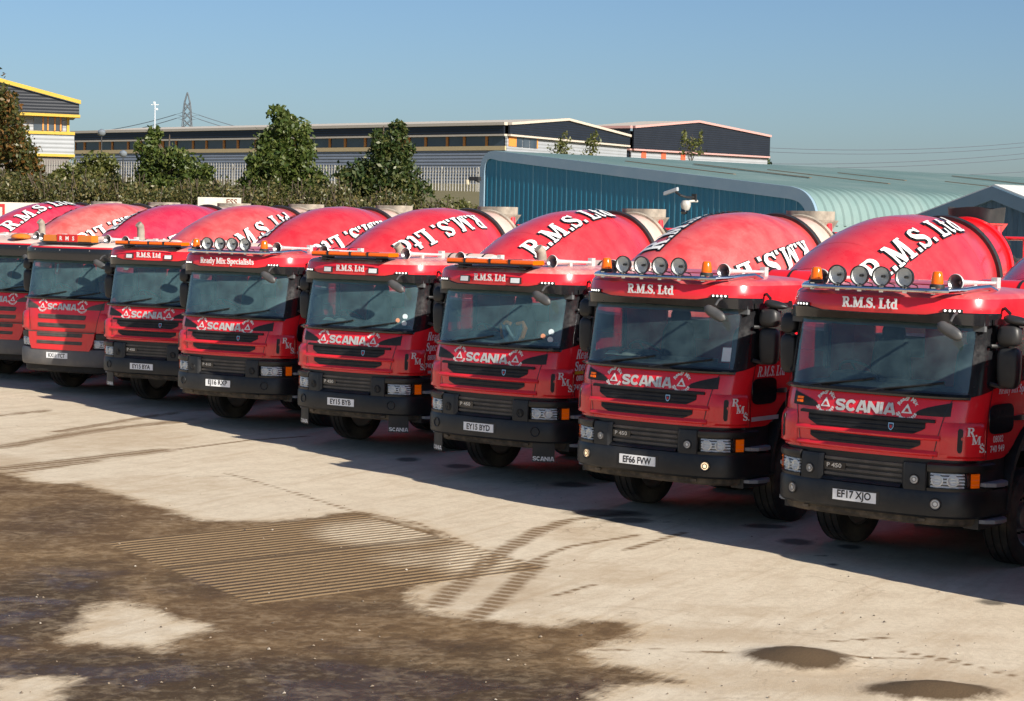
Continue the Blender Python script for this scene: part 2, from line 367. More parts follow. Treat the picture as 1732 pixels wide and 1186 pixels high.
def m_cab_old(mb):
    mb.grid(lambda t, v: FC(t, zlow(t)+(belt(t)-zlow(t))*v), TS, lin(0, 1, 9))
    for s in (-1, 1):
        mb.grid(lambda z, y: (s*1.213, y, z), lin(2.0, 2.70, 4), lin(1.28, 1.86, 4))
        def dfl(u, v):
            e = min(1, 2.6*u)**1.6*min(1, 9*(1-u))*min(1, 16*v)*min(1, 4*(1-v)); return FC(s*(.86+.50*u), 1.235+.365*v, .003+.042*sqrt(max(e, 0)))
        mb.grid(dfl, lin(0, 1, 15), lin(0, 1, 15))
    def cov(t, v):
        w = .80-.10*(1-v)**2
        return FC(t*w, .87+.345*v, .055)
    mb.grid(cov, lin(-1, 1, 25), lin(0, 1, 8))
    for s in (-1, 1): mb.grid(lambda v, q: FC(s*(.80-.10*(1-v)**2), .87+.345*v, .055-.13*q), lin(0, 1, 8), [0, 1])
    mb.grid(lambda t, q: FC(t*.70, .87, .055-.13*q), lin(-1, 1, 11), [0, 1])
def m_back(mb):
    y = 1.86
    xs = [-1.213, -.95, -.30, .30, .95, 1.213]; zs = [1.2, 2.12, 2.56, 2.72]
    for i in range(5):
        for j in range(3):
            if j == 1 and i in (1, 3): continue
            mb.box(xs[i], xs[i+1], y-.03, y, zs[j], zs[j+1])
def m_backglass(mb):
    for a, b in ((-.95, -.30), (.30, .95)): mb.add([(a,1.845,2.12),(b,1.845,2.12),(b,1.845,2.56),(a,1.845,2.56)], [(0,1,2,3)])
def roofring(s, z, c):
    pts = []
    for t in TS:
        x, y, _ = F(t, 0, 0, c); pts.append((x*s, 1.0+(y-1.0)*s, z))
    return pts
def m_roof(mb):
    rings = [roofring(*a) for a in ((.995, 2.66, .13), (1.0, 2.68, .125), (.997, 2.78, .135), (.985, 2.86, .15), (.965, 2.893, .16), (.93, 2.912, .17), (.82, 2.94, .17), (.6, 2.965, .17), (.3, 2.978, .17), (.02, 2.98, .17))]
    mb.loft(rings[:4], 0, False); mb.loft(rings[3:], 1, True)
    mb.grid(lambda x, y: (x, y, 2.985+.03*min(1, 8*min(.5+x, .5-x))*min(1, 6*min(y-.75, 1.5-y))), lin(-.5, .5, 9), lin(.75, 1.5, 9), 1)   # roof hatch
def m_band(mb):
    def top(t): return float(np.interp(abs(t), [0, .62, .80, 1.6], [2.685, 2.69, 2.722, 2.715]))
    def bot(t): return float(np.interp(abs(t), [0, .9, 1.2, 1.5], [2.615, 2.60, 2.585, 2.62]))
    ts = lin(-1.48, 1.48, 49)
    mb.loft([[F(t, bot(t), -.05, .14), F(t, bot(t), .012, .14), F(t, top(t)-.01, .016, .13), F(t, top(t), .006, .13), F(t, top(t), -.05, .13)] for t in ts])
def m_ws(mb): mb.grid(lambda t, z: FC(t, z), lin(-1.09, 1.09, 33), lin(1.862, 2.62, 5))
def m_ws_edge(mb):
    # black ceramic border, scuttle below the screen
    mb.grid(lambda t, v: FC(t, 1.83+.075*v, .004), lin(-1.12, 1.12, 33), [0, .5, 1])
    mb.loft([[F(t, 1.838, .005, .10), F(t, 1.838, .05, .10), F(t, 1.86, .06, .10), F(t, 1.885, .02, .115)] for t in lin(-1.1, 1.1, 33)])
def m_pillar(s):
    def f(mb):
        mb.grid(lambda u, v: FC(s*(1.085+.40*u), belt(1.085+.40*u)-.01+(2.64-belt(1.085+.40*u)+.01)*v, .006), lin(0, 1, 9), lin(0, 1, 6))
        mb.grid(lambda u, v: FC(s*(1.085+.06*u), 1.87+.75*v, .002-.03*u), [0, 1], lin(0, 1, 6))
        mb.box(*sorted((s*1.19, s*1.214)), 1.22, 1.30, 1.98, 2.68)
        mb.box(*sorted((s*1.20, s*1.222)), .50, 1.30, 2.60, 2.66)
    return f
SD = t_at_b(.46)
def m_wiper(x0, x1):
    def f(mb):
        pts = [FC(t_at_l(x0), 1.87, .05)]+[FC(t_at_l(x0+(x1-x0)*u), 1.88+.10*u, .035) for u in (.3, .6, 1)]
        mb.tube(pts, .009, 6)
        mb.tube([FC(t_at_l(x0+(x1-x0)*.25), 1.89, .02), FC(t_at_l(x0+(x1-x0)*1.15), 2.0, .018)], .012, 5)
    return f
def slot(mb, wt, wb, z0, z1, mat=0, off=.006, n=21, cut=.45):
    """trapezoid opening with louvres"""
    def half(v): return wt if v > cut else wb+(wt-wb)*(v/cut)
    mb.grid(lambda u, v: FC(u*half(v), z0+(z1-z0)*v, off), lin(-1, 1, n), lin(0, 1, 7), mat)
    k = max(2, int((z1-z0)/.035))
    for i in range(k):
        v = (i+.5)/k; h = half(v)*.985
        mb.loft([[FC(u*h, z0+(z1-z0)*v-.004, off), FC(u*h, z0+(z1-z0)*v-.004, off+.008), FC(u*h, z0+(z1-z0)*v+.006, off+.003), FC(u*h, z0+(z1-z0)*v+.006, off)] for u in lin(-1, 1, n)], mat)
def m_grille(mb):
    slot(mb, .70, .57, 1.462, 1.590); slot(mb, .66, .54, 1.302, 1.405)
    mb.loft([[FC(t, 1.59, .0), FC(t, 1.588, .03), FC(t, 1.615, .03), FC(t, 1.622, .0)] for t in lin(-.80, .80, 25)])
def m_grille_old(mb):
    for z0, z1 in ((1.46, 1.55), (1.30, 1.38)): slot(mb, .585, .56, z0, z1)
    for z0, z1 in ((1.125, 1.20), (.98, 1.045)): slot(mb, .55, .53, z0, z1, off=.062)
    mb.grid(lambda t, v: FC(t, 1.205+.02*v, .058), lin(-.8, .8, 21), [0, 1])
def m_eye(s):
    def f(mb):
        def e(u, v):
            t = s*(.58+.37*u); top = 1.675+.125*u**.6; bot = 1.655-.0*u+.03*max(0, u-.8)
            return FC(t, bot+(top-bot)*v, .004)
        mb.grid(e, lin(0, 1, 15), lin(0, 1, 5))
    return f
def m_seam(s): return lambda mb: mb.grid(lambda v, q: FC(s*(.94-.15*(1-v)**.75+.009*q), 1.225+.60*v, .005), lin(0, 1, 17), [0, 1])
def m_doorgap(s, t0): return lambda mb: mb.grid(lambda v, q: FC(s*(t0+.010*q), zlow(t0)+(belt(t0)-zlow(t0))*v, .0025), lin(0, 1, 9), [0, 1])
def m_vent(s):
    def f(mb):
        sh = [(x, y) for x, y in ((0,.03),(.012,.005),(.03,0),(.045,.02),(.05,.22),(.04,.245),(.012,.25),(0,.23))]
        mb.prism(sh, lambda x, y, d: FC(s*(1.03+x), 1.295+y, d), .036, .049)
    return f
def m_name(mb):
    slab(mb, None, .118, lambda x, y, d: FC(t_at_l(x), 1.70+y, .006+d), 0, glyphs=['nS','nC','nA','nN','nI','nA'], xs=1.10, space=1.0, grow=.018)
def m_name_back(mb):
    slab(mb, None, .108, lambda x, y, d: FC(t_at_l(x), 1.70+y, .003+d), 0, glyphs=['nS','nC','nA','nN','nI','nA'], xs=1.16, grow=.05)
def m_roundel(cx):
    def f(mb):
        P = lambda x, y, d=0: FC(t_at_l(cx+x), 1.712+y, .007+d)
        mb.add([P(0,.055), P(-.062,-.045), P(.062,-.045)], [(0,1,2)])
        mb.grid(lambda a, r: P(r*sin(a)*.72, r*cos(a)*.5-.012, .001), lin(-.9, .9, 5), [.02, .035], 1)
        mb.add([P(-.03,-.03,.0012), P(.03,-.03,.0012), P(.0,.012,.0012)], [(0,1,2)], 1)
        for txt, a0, a1, top in (('Ready Mix', -58, 58, True), ('Specialists', -118, -242, False)):
            ch = list(txt); 
            for i, c in enumerate(ch):
                if c == ' ': continue
                a = radians(a0+(a1-a0)*i/(len(ch)-1)); r = .108
                v, fc, w = sans(c, .058, .04)
                ux, uy = (cos(a), -sin(a)) if top else (-cos(a), sin(a)); vx, vy = (sin(a), cos(a)) if top else (-sin(a), -cos(a))
                mb.add([P(r*sin(a)+x*ux+y*vx, r*cos(a)*.98+x*uy+y*vy) for x, y in v], fc)
    return f
def m_shield(mb):
    P = lambda x, y, d: FC(t_at_l(.33+x), 1.525+y, d)
    sh = [(-.030,.035),(.030,.035),(.030,-.005),(.018,-.03),(0,-.042),(-.018,-.03),(-.030,-.005)]
    mb.prism(sh, P, .006, .020, 0); mb.prism([(x*.76, y*.76) for x, y in sh], P, .019, .022, 1)
    mb.prism([(-.012,.012),(-.004,.006),(0,.016),(.004,.006),(.012,.012),(.010,-.012),(0,-.02),(-.010,-.012)], P, .021, .0235, 2)
def m_bumper(mb):
    ts = lin(-t_at_b(.98), t_at_b(.98), 57)
    sweep(mb, [(-.12,.60),(.000,.615),(.022,.64),(.026,.70),(.024,.86),(.010,.895),(-.03,.908),(-.12,.905)], ts)
    ts2 = lin(-t_at_b(.80), t_at_b(.80), 45)
    sweep(mb, [(-.20,.535),(-.085,.53),(-.055,.56),(-.05,.615),(-.2,.615)], ts2, 0, 1)
    # upper band behind lights, brows, brackets
    sweep(mb, [(-.16,.90),(-.055,.90),(-.055,1.225),(-.16,1.225)], lin(-t_at_b(.75), t_at_b(.75), 49))
    for s in (-1, 1):
        sweep(mb, [(-.06,1.10),(.018,1.095),(.028,1.12),(.022,1.165),(-.01,1.185),(-.06,1.185)], [s*t for t in lin(.76, t_at_b(.62), 15)])
        sweep(mb, [(-.06,.895),(.010,.895),(.016,.925),(.000,.93),(-.06,.93)], [s*t for t in lin(.76, t_at_b(.62), 15)])
        mb.loft([[F(s*t, .895, -.06), F(s*t, .895, o+.004), F(s*t, 1.12, o+.002), F(s*t, 1.17, o-.01), F(s*t, 1.17, -.06)] for t, o in ((.475,-.03),(.50,.0),(.52,.012),(.74,.012),(.752,.0))])
        mb.loft([[F(s*t, .60, -.045), F(s*t, .60, -.02), F(s*t, .57, -.02), F(s*t, .57, -.045)] for t in (.66, .74)], 1)
    mb.loft([[F(t, .905, -.06), F(t, .905, .012), F(t, .935, -.02), F(t, .935, -.06)] for t in lin(-.47, .47, 15)])
    for z in (.965, 1.02, 1.075, 1.13):
        mb.loft([[F(t, z-.018, -.055), F(t, z-.014, -.04), F(t, z+.014, -.04), F(t, z+.018, -.055)] for t in lin(-.47, .47, 11)], 2)
def m_bumper_old(mb):
    ts = lin(-t_at_b(.98), t_at_b(.98), 57)
    sweep(mb, [(-.12,.56),(.000,.565),(.022,.60),(.030,.70),(.028,.84),(.010,.895),(-.03,.908),(-.12,.905)], ts)
    sweep(mb, [(-.20,.44),(-.085,.43),(-.055,.46),(-.05,.58),(-.2,.58)], lin(-t_at_b(.80), t_at_b(.80), 45), 0, 1)
    sweep(mb, [(-.16,.90),(-.055,.90),(-.055,1.225),(-.16,1.225)], lin(-t_at_b(.75), t_at_b(.75), 49), 0, 3)
    for s in (-1, 1):
        sweep(mb, [(-.06,1.10),(.0,1.095),(.006,1.12),(.004,1.20),(-.06,1.21)], [s*t for t in lin(.83, t_at_b(.62), 15)], 0, 3)
def m_housing(s):
    dark = 1
    def f(mb):      # lamp bowl with chrome steps
        for i in range(5):
            z = .942+i*.0325
            mb.loft([[F(s*t, z-.011, -.03), F(s*t, z-.009, -.010+.006*sin(t*60+i)), F(s*t, z+.006, -.014+.006*sin(t*60+i)), F(s*t, z+.010, -.03)] for t in lin(.79, 1.145, 19)])
        mb.grid(lambda t, z: F(s*t, z, -.032), lin(.785, 1.2, 13), [.93, 1.085], 1)
        for t0 in (.86, 1.02): mb.lathe([(0,.058),(.020,.064),(.024,.052),(.006,.030),(.004,.001)], F(s*t0, 1.005, -.028), (F(s*t0,1,1)[0]-F(s*t0,1,0)[0], F(s*t0,1,1)[1]-F(s*t0,1,0)[1], 0), 14)
    return f
def m_lens(s, t0, t1):
    def f(mb): mb.grid(lambda t, z: F(s*t, z, .010-.02*((z-1.008)/.08)**4), lin(t0, t1, 15), lin(.928, 1.088, 5))
    return f
def m_indic(s):
    def f(mb):
        mb.grid(lambda t, z: F(s*t, z, .008), lin(1.205, 1.315, 7), lin(.935, 1.08, 4))
        for i in range(3): mb.loft([[F(s*t, .955+i*.05, .006), F(s*t, .965+i*.05, .016), F(s*t, .975+i*.05, .006)] for t in lin(1.21, 1.31, 5)])
    return f
def disc(t, z, r, off, depth=.02, c=0.0):
    a = F(t, z, 0, c); b = F(t, z, 1, c); ax = (b[0]-a[0], b[1]-a[1], 0); return (F(t, z, off, c), ax)
def m_ring(s, t, z, r, off):
    def f(mb):
        o, ax = disc(s*t, z, r, off); mb.lathe([(-.01, r*1.28), (.006, r*1.28), (.010, r*1.2), (.004, r*1.04), (-.01, r)], o, ax, 20, 0, False)
    return f
def m_bulb(s, t, z, r, off):
    def f(mb):
        o, ax = disc(s*t, z, r, off); mb.lathe([(-.004, r*1.02), (.002, r*.95), (.006, r*.5), (.007, .001)], o, ax, 18, 0, False)
        mb.lathe([(.004, r*.66), (.014, r*.68), (.014, r*.42), (.004, r*.40)], o, ax, 14, 1, False); mb.lathe([(.003, r*1.02), (.009, r*1.0), (.009, r*.86), (.003, r*.84)], o, ax, 16, 1, False)
    return f
def m_plate(mb): mb.loft([[F(t, z, o) for z, o in ((.705,.027),(.705,.034),(.816,.034),(.816,.027))] for t in lin(-.305, .215, 5)])
def m_plate_holder(mb): mb.loft([[F(t, z, o) for z, o in ((.692,.02),(.692,.028),(.83,.028),(.83,.02))] for t in lin(-.325, .25, 5)])
def m_plate_text(txt):
    def f(mb):
        v, fc, w = sans(txt, .108, .024, 1); k = .405/w
        mb.add([F(-.045+x*k, .7605+y*1.0, .0355) for x, y in v], fc)
    return f
def m_model(txt):
    def f(mb):
        v, fc, w = sans(txt, .062, .03, 1.35); mb.add([F(-.34+x, 1.055+y, -.030) for x, y in v], fc)
        
    return f
def m_model_plate(mb): mb.loft([[F(t, 1.02, -.045), F(t, 1.02, -.034), F(t, 1.09, -.034), F(t, 1.09, -.045)] for t in (-.47, -.34, -.20)])
def m_head_text(txt, size, xs=1.0):
    def f(mb): slab(mb, txt, size, lambda x, y, d: F(t_at_l(-.02+x), 2.785+y, .010+d, .13+.02*(2.785+y-2.68)), 0, xs=xs, grow=.022)
    return f
def m_leds(s):
    def f(mb):
        P = lambda t, z, o: F(s*t, z, o, .13)
        mb.loft([[P(t, 2.722, .0), P(t, 2.722, .020), P(t, 2.755, .020), P(t, 2.755, .0)] for t in lin(.80, 1.0, 5)], 0)
        for i in range(4):
            o, ax = disc(s*(.825+i*.047), 2.7385, .01, .020, c=.13); mb.lathe([(0,.012),(.005,.010),(.007,.001)], o, ax, 8, 1, False)
    return f
def m_header_lamp(x0):
  def f(mb):
    for x in (x0,):
        mb.loft([[F(t, 2.715, .0, .13), F(t, 2.715, .03, .13), F(t, 2.80, .02, .13), F(t, 2.80, 0, .13)] for t in lin(x-.085, x+.085, 4)], 1)
        mb.grid(lambda t, z: F(t, z, .034-.01*(z-2.72)/.08, .13), lin(x-.072, x+.072, 5), lin(2.725, 2.79, 3), 0)
  return f
def m_oldvisor(mb):
    ts = lin(-1.5, 1.5, 41)
    mb.loft([[F(t, 2.60, -.03, .14), F(t, 2.60, .03, .14), F(t, 2.74, .035, .13), F(t, 2.83, .022, .13), F(t, 2.835, -.01, .13)] for t in ts])
    for x in (-.75, -.1, .6): mb.lathe([(0,.014),(.006,.011),(.008,.001)], F(x, 2.79, .028, .13), (0,-1,0), 8, 1)
# roof furniture
def m_bar(mb):
    pts = [(-.98,.98,2.93),(-.985,.80,2.975),(-.97,.55,2.965),(-.94,.32,2.945),(-.86,.17,2.935),(-.72,.11,2.935)]
    mid = [(x, .105+.05*abs(x)**2, 2.935) for x in lin(-.6, .6, 9)]
    mb.tube(pts+mid+[(-a, b, c) for a, b, c in pts[::-1]], .028, 10)
    for x in (-.72, -.4, -.13, .13, .4, .72): mb.box(x-.025, x+.025, .085+.05*x*x, .16+.05*x*x, 2.90, 2.972)
def m_lamp_body(x):
    def f(mb):
        mb.lathe([(.10,.03),(.085,.07),(.04,.098),(0,.107),(-.012,.107),(-.012,.098),(0,.094)], (x, .08, 3.065), (0,1,0), 24, 0, False)
        mb.tube([(x,.12,2.95),(x,.12,2.985)], .03, 8); mb.tube([(x+.03,.16,3.0),(x+.06,.24,2.98),(x+.05,.3,2.93)], .006, 5)
    return f
def m_lamp_refl(x):
    def f(mb):
        mb.lathe([(.07,.008),(.062,.03),(.045,.06),(.018,.086),(.0,.097)], (x, .08, 3.065), (0,1,0), 24, 0, False)
        mb.lathe([(.07,.014),(.015,.014),(.010,.010),(.008,.001)], (x, .08, 3.065), (0,1,0), 10, 1, False)
    return f
def m_lamp_lens(x):
    def f(mb): mb.lathe([(-.002,.098),(-.008,.06),(-.010,.001)], (x, .08, 3.065), (0,1,0), 24, 0, False)
    return f
def m_beacon_base(x):
    def f(mb): mb.lathe([(0,.075),(.03,.078),(.05,.066),(.055,.05)], (x, .19, 2.955), (0,0,1), 18)
    return f
def m_beacon_dome(x):
    def f(mb):
        mb.lathe([(.05,.062),(.07,.064),(.16,.052),(.18,.04),(.186,.001)], (x, .19, 2.955), (0,0,1), 18, 0)
    return f
def m_horn(x, z=3.02):
    def f(mb):
        mb.lathe([(-.0,.088),(.012,.094),(.03,.075),(.08,.048),(.18,.032),(.5,.022),(.88,.016)], (x, .42, z), (0,1,-.015), 18, 0, False)
        mb.lathe([(.006,.082),(.05,.045),(.12,.02),(.125,.001)], (x, .42, z), (0,1,0), 18, 1, False)
        mb.box(x-.035, x+.035, 1.28, 1.36, z-.09, z+.045); mb.box(x-.02, x+.02, .80, .86, z-.09, z)
    return f
def m_amberbar(mb):
    mb.loft([[(x, .24-a, z) for a, z in ((-.12,2.972),(.12,2.972),(.13,2.985),(.125,3.018),(.10,3.03),(-.10,3.03),(-.12,3.018))] for x in lin(-.78, .72, 7)])
def m_amberbar_mid(mb):
    for x in (-.46, -.02, .32): mb.box(x-.018, x+.018, .105, .37, 2.965, 3.036)
    mb.box(-.77, .71, .108, .34, 2.952, 2.973)
    for x in (-.55, .5): mb.box(x-.04, x+.04, .14, .34, 2.895, 2.95)
    mb.tube([(-.62,.1,2.93),(-.3,.08,2.915),(.2,.09,2.925),(.6,.1,2.91)], .009, 5)
def m_oldbar(mb):
    mb.loft([[(x, .28-a, z) for a, z in ((-.10,2.95),(.11,2.95),(.12,2.965),(.11,3.07),(.09,3.085),(-.09,3.085))] for x in (-.55, -.2, .28, .62)])
def m_oldbar_base(mb): mb.box(-.58, .66, .15, .42, 2.925, 2.955)
def m_oldbar_mid(mb):
    mb.box(-.21, .29, .155, .40, 2.955, 3.095)
def m_oldbar_text(mb):
    for i, ch in enumerate('RMS'):
        v, fc, w = sans(ch, .11, .03); mb.add([(-.11+.15*i+x, .153, 3.022+y) for x, y in v], fc)
def m_sphere_lamp(mb):
    mb.lathe([(0,.20),(.03,.215),(.07,.19),(.10,.12),(.115,.001)], (.45, .35, 2.96), (0,0,1), 18)
def m_pipe(x, z1):
    def f(mb): mb.tube([(x,1.95,2.4),(x,1.95,z1-.12),(x,1.93,z1-.03),(x-.02,1.88,z1+.02)], [.075,.075,.075,.07], 12); mb.lathe([(0,.085),(.05,.085)], (x,1.95,z1-.3), (0,0,1), 12)
    return f
# mirrors
def m_mirror_arm(s):
    def f(mb):
        for z in (1.97, 2.385): mb.tube([(s*1.19,.50,z+(.03 if z<2 else .0)),(s*1.26,.58,z),(s*1.34,.60,z)], .022, 7)
        mb.tube([(s*1.30,.62,1.97),(s*1.30,.62,2.5)], .018, 7)
    return f
def roundbox(mb, c, hx, hy, hz, p=3.2, n=16, m=9, taper=0.0, mat=0):
    """soft-cornered housing"""
    def f(a, b):
        ca, sa, cb, sb = cos(a), sin(a), cos(b), sin(b); e = 2/p; g = lambda q: math.copysign(abs(q)**e, q)
        z = g(sb)*hz; k = 1+taper*z/hz
        return (c[0]+g(ca)*g(cb)*hx*k, c[1]+g(sa)*g(cb)*hy*k, c[2]+z)
    mb.grid(f, lin(0, 2*pi, n+1), lin(-pi/2, pi/2, m), mat)
def m_mirror_top(s):
    def f(mb): roundbox(mb, (s*(1.345 if s > 0 else 1.29), .60, 2.50), .125 if s > 0 else .105, .085, .115, 3, 20, 11, -.06)
    return f
def m_mirror_low(s):
    def f(mb): roundbox(mb, (s*(1.345 if s > 0 else 1.29), .605, 2.165), .12 if s > 0 else .10, .075, .215, 4, 20, 11, .06)
    return f
def m_mirror_glass(s):
    def f(mb):
        mb.box(*sorted((s*1.25, s*1.44)), .678, .684, 2.0, 2.34); mb.box(*sorted((s*1.25, s*1.44)), .683, .69, 2.42, 2.58)
    return f
def m_kerb_mirror(mb):
    mb.tube([(1.15,.70,2.74),(1.24,.68,2.77),(1.32,.64,2.72)], .018, 7)
    mb.grid(lambda a, b: (1.38+.15*cos(a)*sin(b)*(1+.25*cos(a)), .62+.10*sin(a)*sin(b), 2.655+.05*cos(b)-.16*(.15*cos(a)*sin(b))), lin(0, 2*pi, 17), lin(0, pi, 9))
def m_front_mirror(mb):
    mb.tube([(.99,.12,2.72),(1.02,.0,2.70),(1.03,-.08,2.64)], .014, 7)
    A = Vector((.89,-.09,2.62)); B = Vector((1.15,-.05,2.48)); d = (B-A); L = d.length; d.normalize(); up = Vector((0,-1,.25)).normalized(); sd = d.cross(up).normalized()
    def f(a, u):
        q = (1-abs(2*u-1)**3.2)**.5; return A+d*(L*u)+up*(sin(a)*.042*q)+sd*(cos(a)*.062*q)
    mb.grid(f, lin(0, 2*pi, 17), lin(0.001, .999, 13))
# lower side, wheels, chassis
def m_steps(s, z0):
    def f(mb):
        for z in (z0,):
            poly = [(1.10,.40),(1.23,.42),(1.305,.50),(1.33,.62),(1.305,.76),(1.23,.86),(1.10,.88)]
            mb.prism([(s*x, y) for x, y in poly], lambda x, y, d: (x, y, d), z-.02, z+.018)
    return f
def m_stepwell(s):
    def f(mb):
        mb.box(*sorted((s*1.0, s*1.17)), .40, .92, .50, 1.24)
        # wheel arch
        for a0, a1 in ((8, 172),):
            rings = []
            for a in lin(a0, a1, 17):
                ca, sa = cos(radians(a)), sin(radians(a)); r0, r1 = .63, .68
                rings.append([(s*.84, 1.56+ca*r0*1.03, .52+sa*r0*1.55), (s*1.245, 1.56+ca*r0*1.03, .52+sa*r0*1.55), (s*1.245, 1.56+ca*r1*1.03, .52+sa*r1*1.55), (s*.84, 1.56+ca*r1*1.03, .52+sa*r1*1.55)])
            mb.loft(rings)
    return f
def m_door(s):
    t0, t1 = t_at_b(.45), t_at_b(1.255)
    def f(mb):
        mb.grid(lambda t, v: FC(s*t, max(zlow(t), 1.25)+(belt(t)-.0-max(zlow(t), 1.25))*v, .006), lin(t0, t1, 13), lin(0, 1, 7))
    return f
def m_sidewin(s):
    t0, t1 = t_at_b(.47), t_at_b(1.23)
    def f(mb): mb.grid(lambda t, v: FC(s*t, belt(t)+(2.62-belt(t))*v, .002), lin(t0, t1, 7), lin(0, 1, 4))
    return f
def m_handle(s):
    def f(mb): mb.loft([[(s*1.214, y, 1.60-h), (s*(1.222+o), y, 1.60-h), (s*(1.222+o), y, 1.64+h), (s*1.214, y, 1.64+h)] for y, o, h in ((1.0,0,0),(1.03,.024,.005),(1.12,.03,.008),(1.19,.024,.005),(1.22,0,0))])
    return f
def m_lowwin(s):
    def f(mb):
        rr = []
        for k in range(20):
            a = 2*pi*k/20; g = lambda q: math.copysign(abs(q)**.45, q); rr.append((.72+.27*g(cos(a)), 1.63+.155*g(sin(a))))
        mb.prism(rr, lambda b, z, d: (s*(1.222+d), b, z), 0, .006)
    return f
def side_text(s, *items):
    """items: (text, y start, z, size, xscale, slab?)"""
    def f(mb):
        for txt, b, z, size, xs, sl in items:
            if sl:
                wd = sum(GL[g][0] for g in txt)*xs*size
                slab(mb, txt, size, lambda x, y, d: FC(s*t_at_b(b+(x+wd/2)), z+y, .011+d) if b > 0 else FC(s*(-b+x+wd/2), z+y, .052+d), 0, xs=xs)
            else:
                v, fc, w = sans(txt, size, .02, xs, center=False)
                mb.add([FC(s*t_at_b(b+x), z+y, .0112) for x, y in v], fc)
    return f
RMS_COL = [('R.', -1.115, 1.515, .088, .95, True), ('M.', -1.165, 1.43, .085, .95, True), ('S.', -1.245, 1.345, .085, .95, True)]
def m_stripe(z, y0, y1, h):
    def f(mb): mb.grid(lambda b, q: (1.2245, b, z+h*q), [y0, (y0+y1)/2, y1], [0, 1])
    return f
def tyre_prof(w, R):
    h = w/2; P = [(-h*.8, R*.60), (-h, R*.68), (-h*1.03, R*.82), (-h*.96, R*.955), (-h*.86, R)]
    for g in (-.5, -.17, .17, .5):
        x = g*w*.82; P += [(x-.010, R), (x-.006, R-.016), (x+.006, R-.016), (x+.010, R)]
    return P+[(h*.86, R), (h*.96, R*.955), (h*1.03, R*.82), (h, R*.68), (h*.8, R*.60)]
def m_tyre(w): 
    def f(mb): mb.lathe(tyre_prof(w, .52), (0,0,0), (1,0,0), 44, 0, False)
    return f
def m_rim(w):
    def f(mb):
        h = w/2
        mb.lathe([(-h*.8,.312),(-h*.86,.318),(-h*.80,.30),(-h*.2,.27),(-h*.1,.16),(h*.15,.15),(h*.2,.14),(h*.55,.13),(h*.6,.115)], (0,0,0), (1,0,0), 28, 0, True)
        mb.lathe([(h*.8,.312),(h*.86,.318),(h*.78,.30),(h*.3,.285),(h*.12,.23),(h*.12,.14)], (0,0,0), (1,0,0), 28, 0, False)
        for k in range(10): 
            a = 2*pi*k/10; mb.lathe([(0,.014),(.045,.012)], (h*.12, cos(a)*.19, sin(a)*.19), (1,0,0), 6, 1)
    return f
def m_chassis(mb):
    for s in (-1, 1): mb.box(*sorted((s*.36, s*.44)), .35, 8.9, .78, 1.05)
    mb.box(-.62, .62, .7, 1.95, .52, 1.15); mb.box(-.55, .55, 2.1, 8.6, .40, .8); mb.box(-1.12, 1.12, 1.95, 2.55, .6, 2.35); mb.box(-1.0, 1.0, 2.6, 4.1, .75, 1.12); mb.box(-.9, .9, 5.7, 8.6, .75, 1.1)  # wide boxes added to stop sunlight passing under and behind the cab
    for y in (1.56, 3.5, 6.6, 7.95): mb.tube([(-.95,y,.52),(.95,y,.52)], .09, 8)
    mb.box(-.9, .9, .35, .45, .62, .85); mb.box(-1.2, -.5, 4.2, 5.6, .5, 1.0); mb.box(.5, 1.2, 4.2, 5.6, .5, 1.0)
    mb.box(-1.2, 1.2, 8.75, 8.9, .55, .75)
    for s in (-1, 1):
        for y0, y1 in ((2.85, 4.15), (5.95, 8.6)):
            mb.box(*sorted((s*.85, s*1.24)), y0, y1, 1.13, 1.16); mb.box(*sorted((s*.85, s*1.24)), y0-.02, y0, .75, 1.16)
        mb.box(*sorted((s*.34, s*.46)), 2.5, 8.4, 1.05, 1.25)
def m_frame(mb):
    for s in (-1, 1):
        mb.tube([(s*.55,7.5,1.2),(s*.62,7.9,2.1)], .07, 8); mb.tube([(s*.60,8.6,1.2),(s*.62,7.95,2.1)], .06, 8); mb.tube([(s*.62,7.92,2.1),(s*.45,8.5,3.1),(s*.35,8.6,3.6)], .05, 8)
        mb.tube([(s*.6,2.8,1.2),(s*.45,2.75,1.9)], .09, 8)
    mb.box(-.5, .5, 2.55, 2.75, 1.2, 2.2); mb.box(-.7, .7, 7.86, 8.0, 2.05, 2.15)
def m_rail(mb):
    mb.tube([(.25,8.72,3.44),(.9,8.72,3.44),(1.12,8.7,3.42),(1.15,8.7,3.3),(1.15,8.7,1.6)], .03, 7)
    mb.tube([(.72,8.72,3.42),(.74,8.72,1.6)], .018, 6); mb.tube([(.25,8.72,2.9),(1.15,8.7,2.9)], .018, 6)
    for z in lin(1.0, 2.7, 7): mb.tube([(.74,8.72,z),(1.15,8.72,z)], .014, 5)
def m_chute(mb):
    rings = []
    for u in lin(0, 1, 5):
        y, z, r = 8.65+.55*u, 2.5-.75*u, .30-.07*u
        rings.append([(r*cos(a), y, z+r*sin(a)*.9) for a in lin(pi, 2*pi, 9)]+[((r+.012)*cos(a), y, z-.012+r*sin(a)*.9) for a in lin(2*pi, pi, 9)])
    mb.loft(rings)
def m_tank(mb):
    o = (.06, 2.22, 2.83); mb.lathe([(0,.02),(.02,.12),(.07,.175),(.14,.19),(1.05,.19),(1.11,.175),(1.15,.12),(1.16,.02)], o, (1,0,0), 24)
    for x in (.30, .62, .94): mb.lathe([(x,.192),(x,.198),(x+.03,.198),(x+.03,.192)], o, (1,0,0), 24, 1, False)
    mb.box(.1, 1.1, 2.1, 2.35, 2.4, 2.66, 1); mb.box(.25, .35, 2.15, 2.3, 1.2, 2.5, 1); mb.box(.85, .95, 2.15, 2.3, 1.2, 2.5, 1)
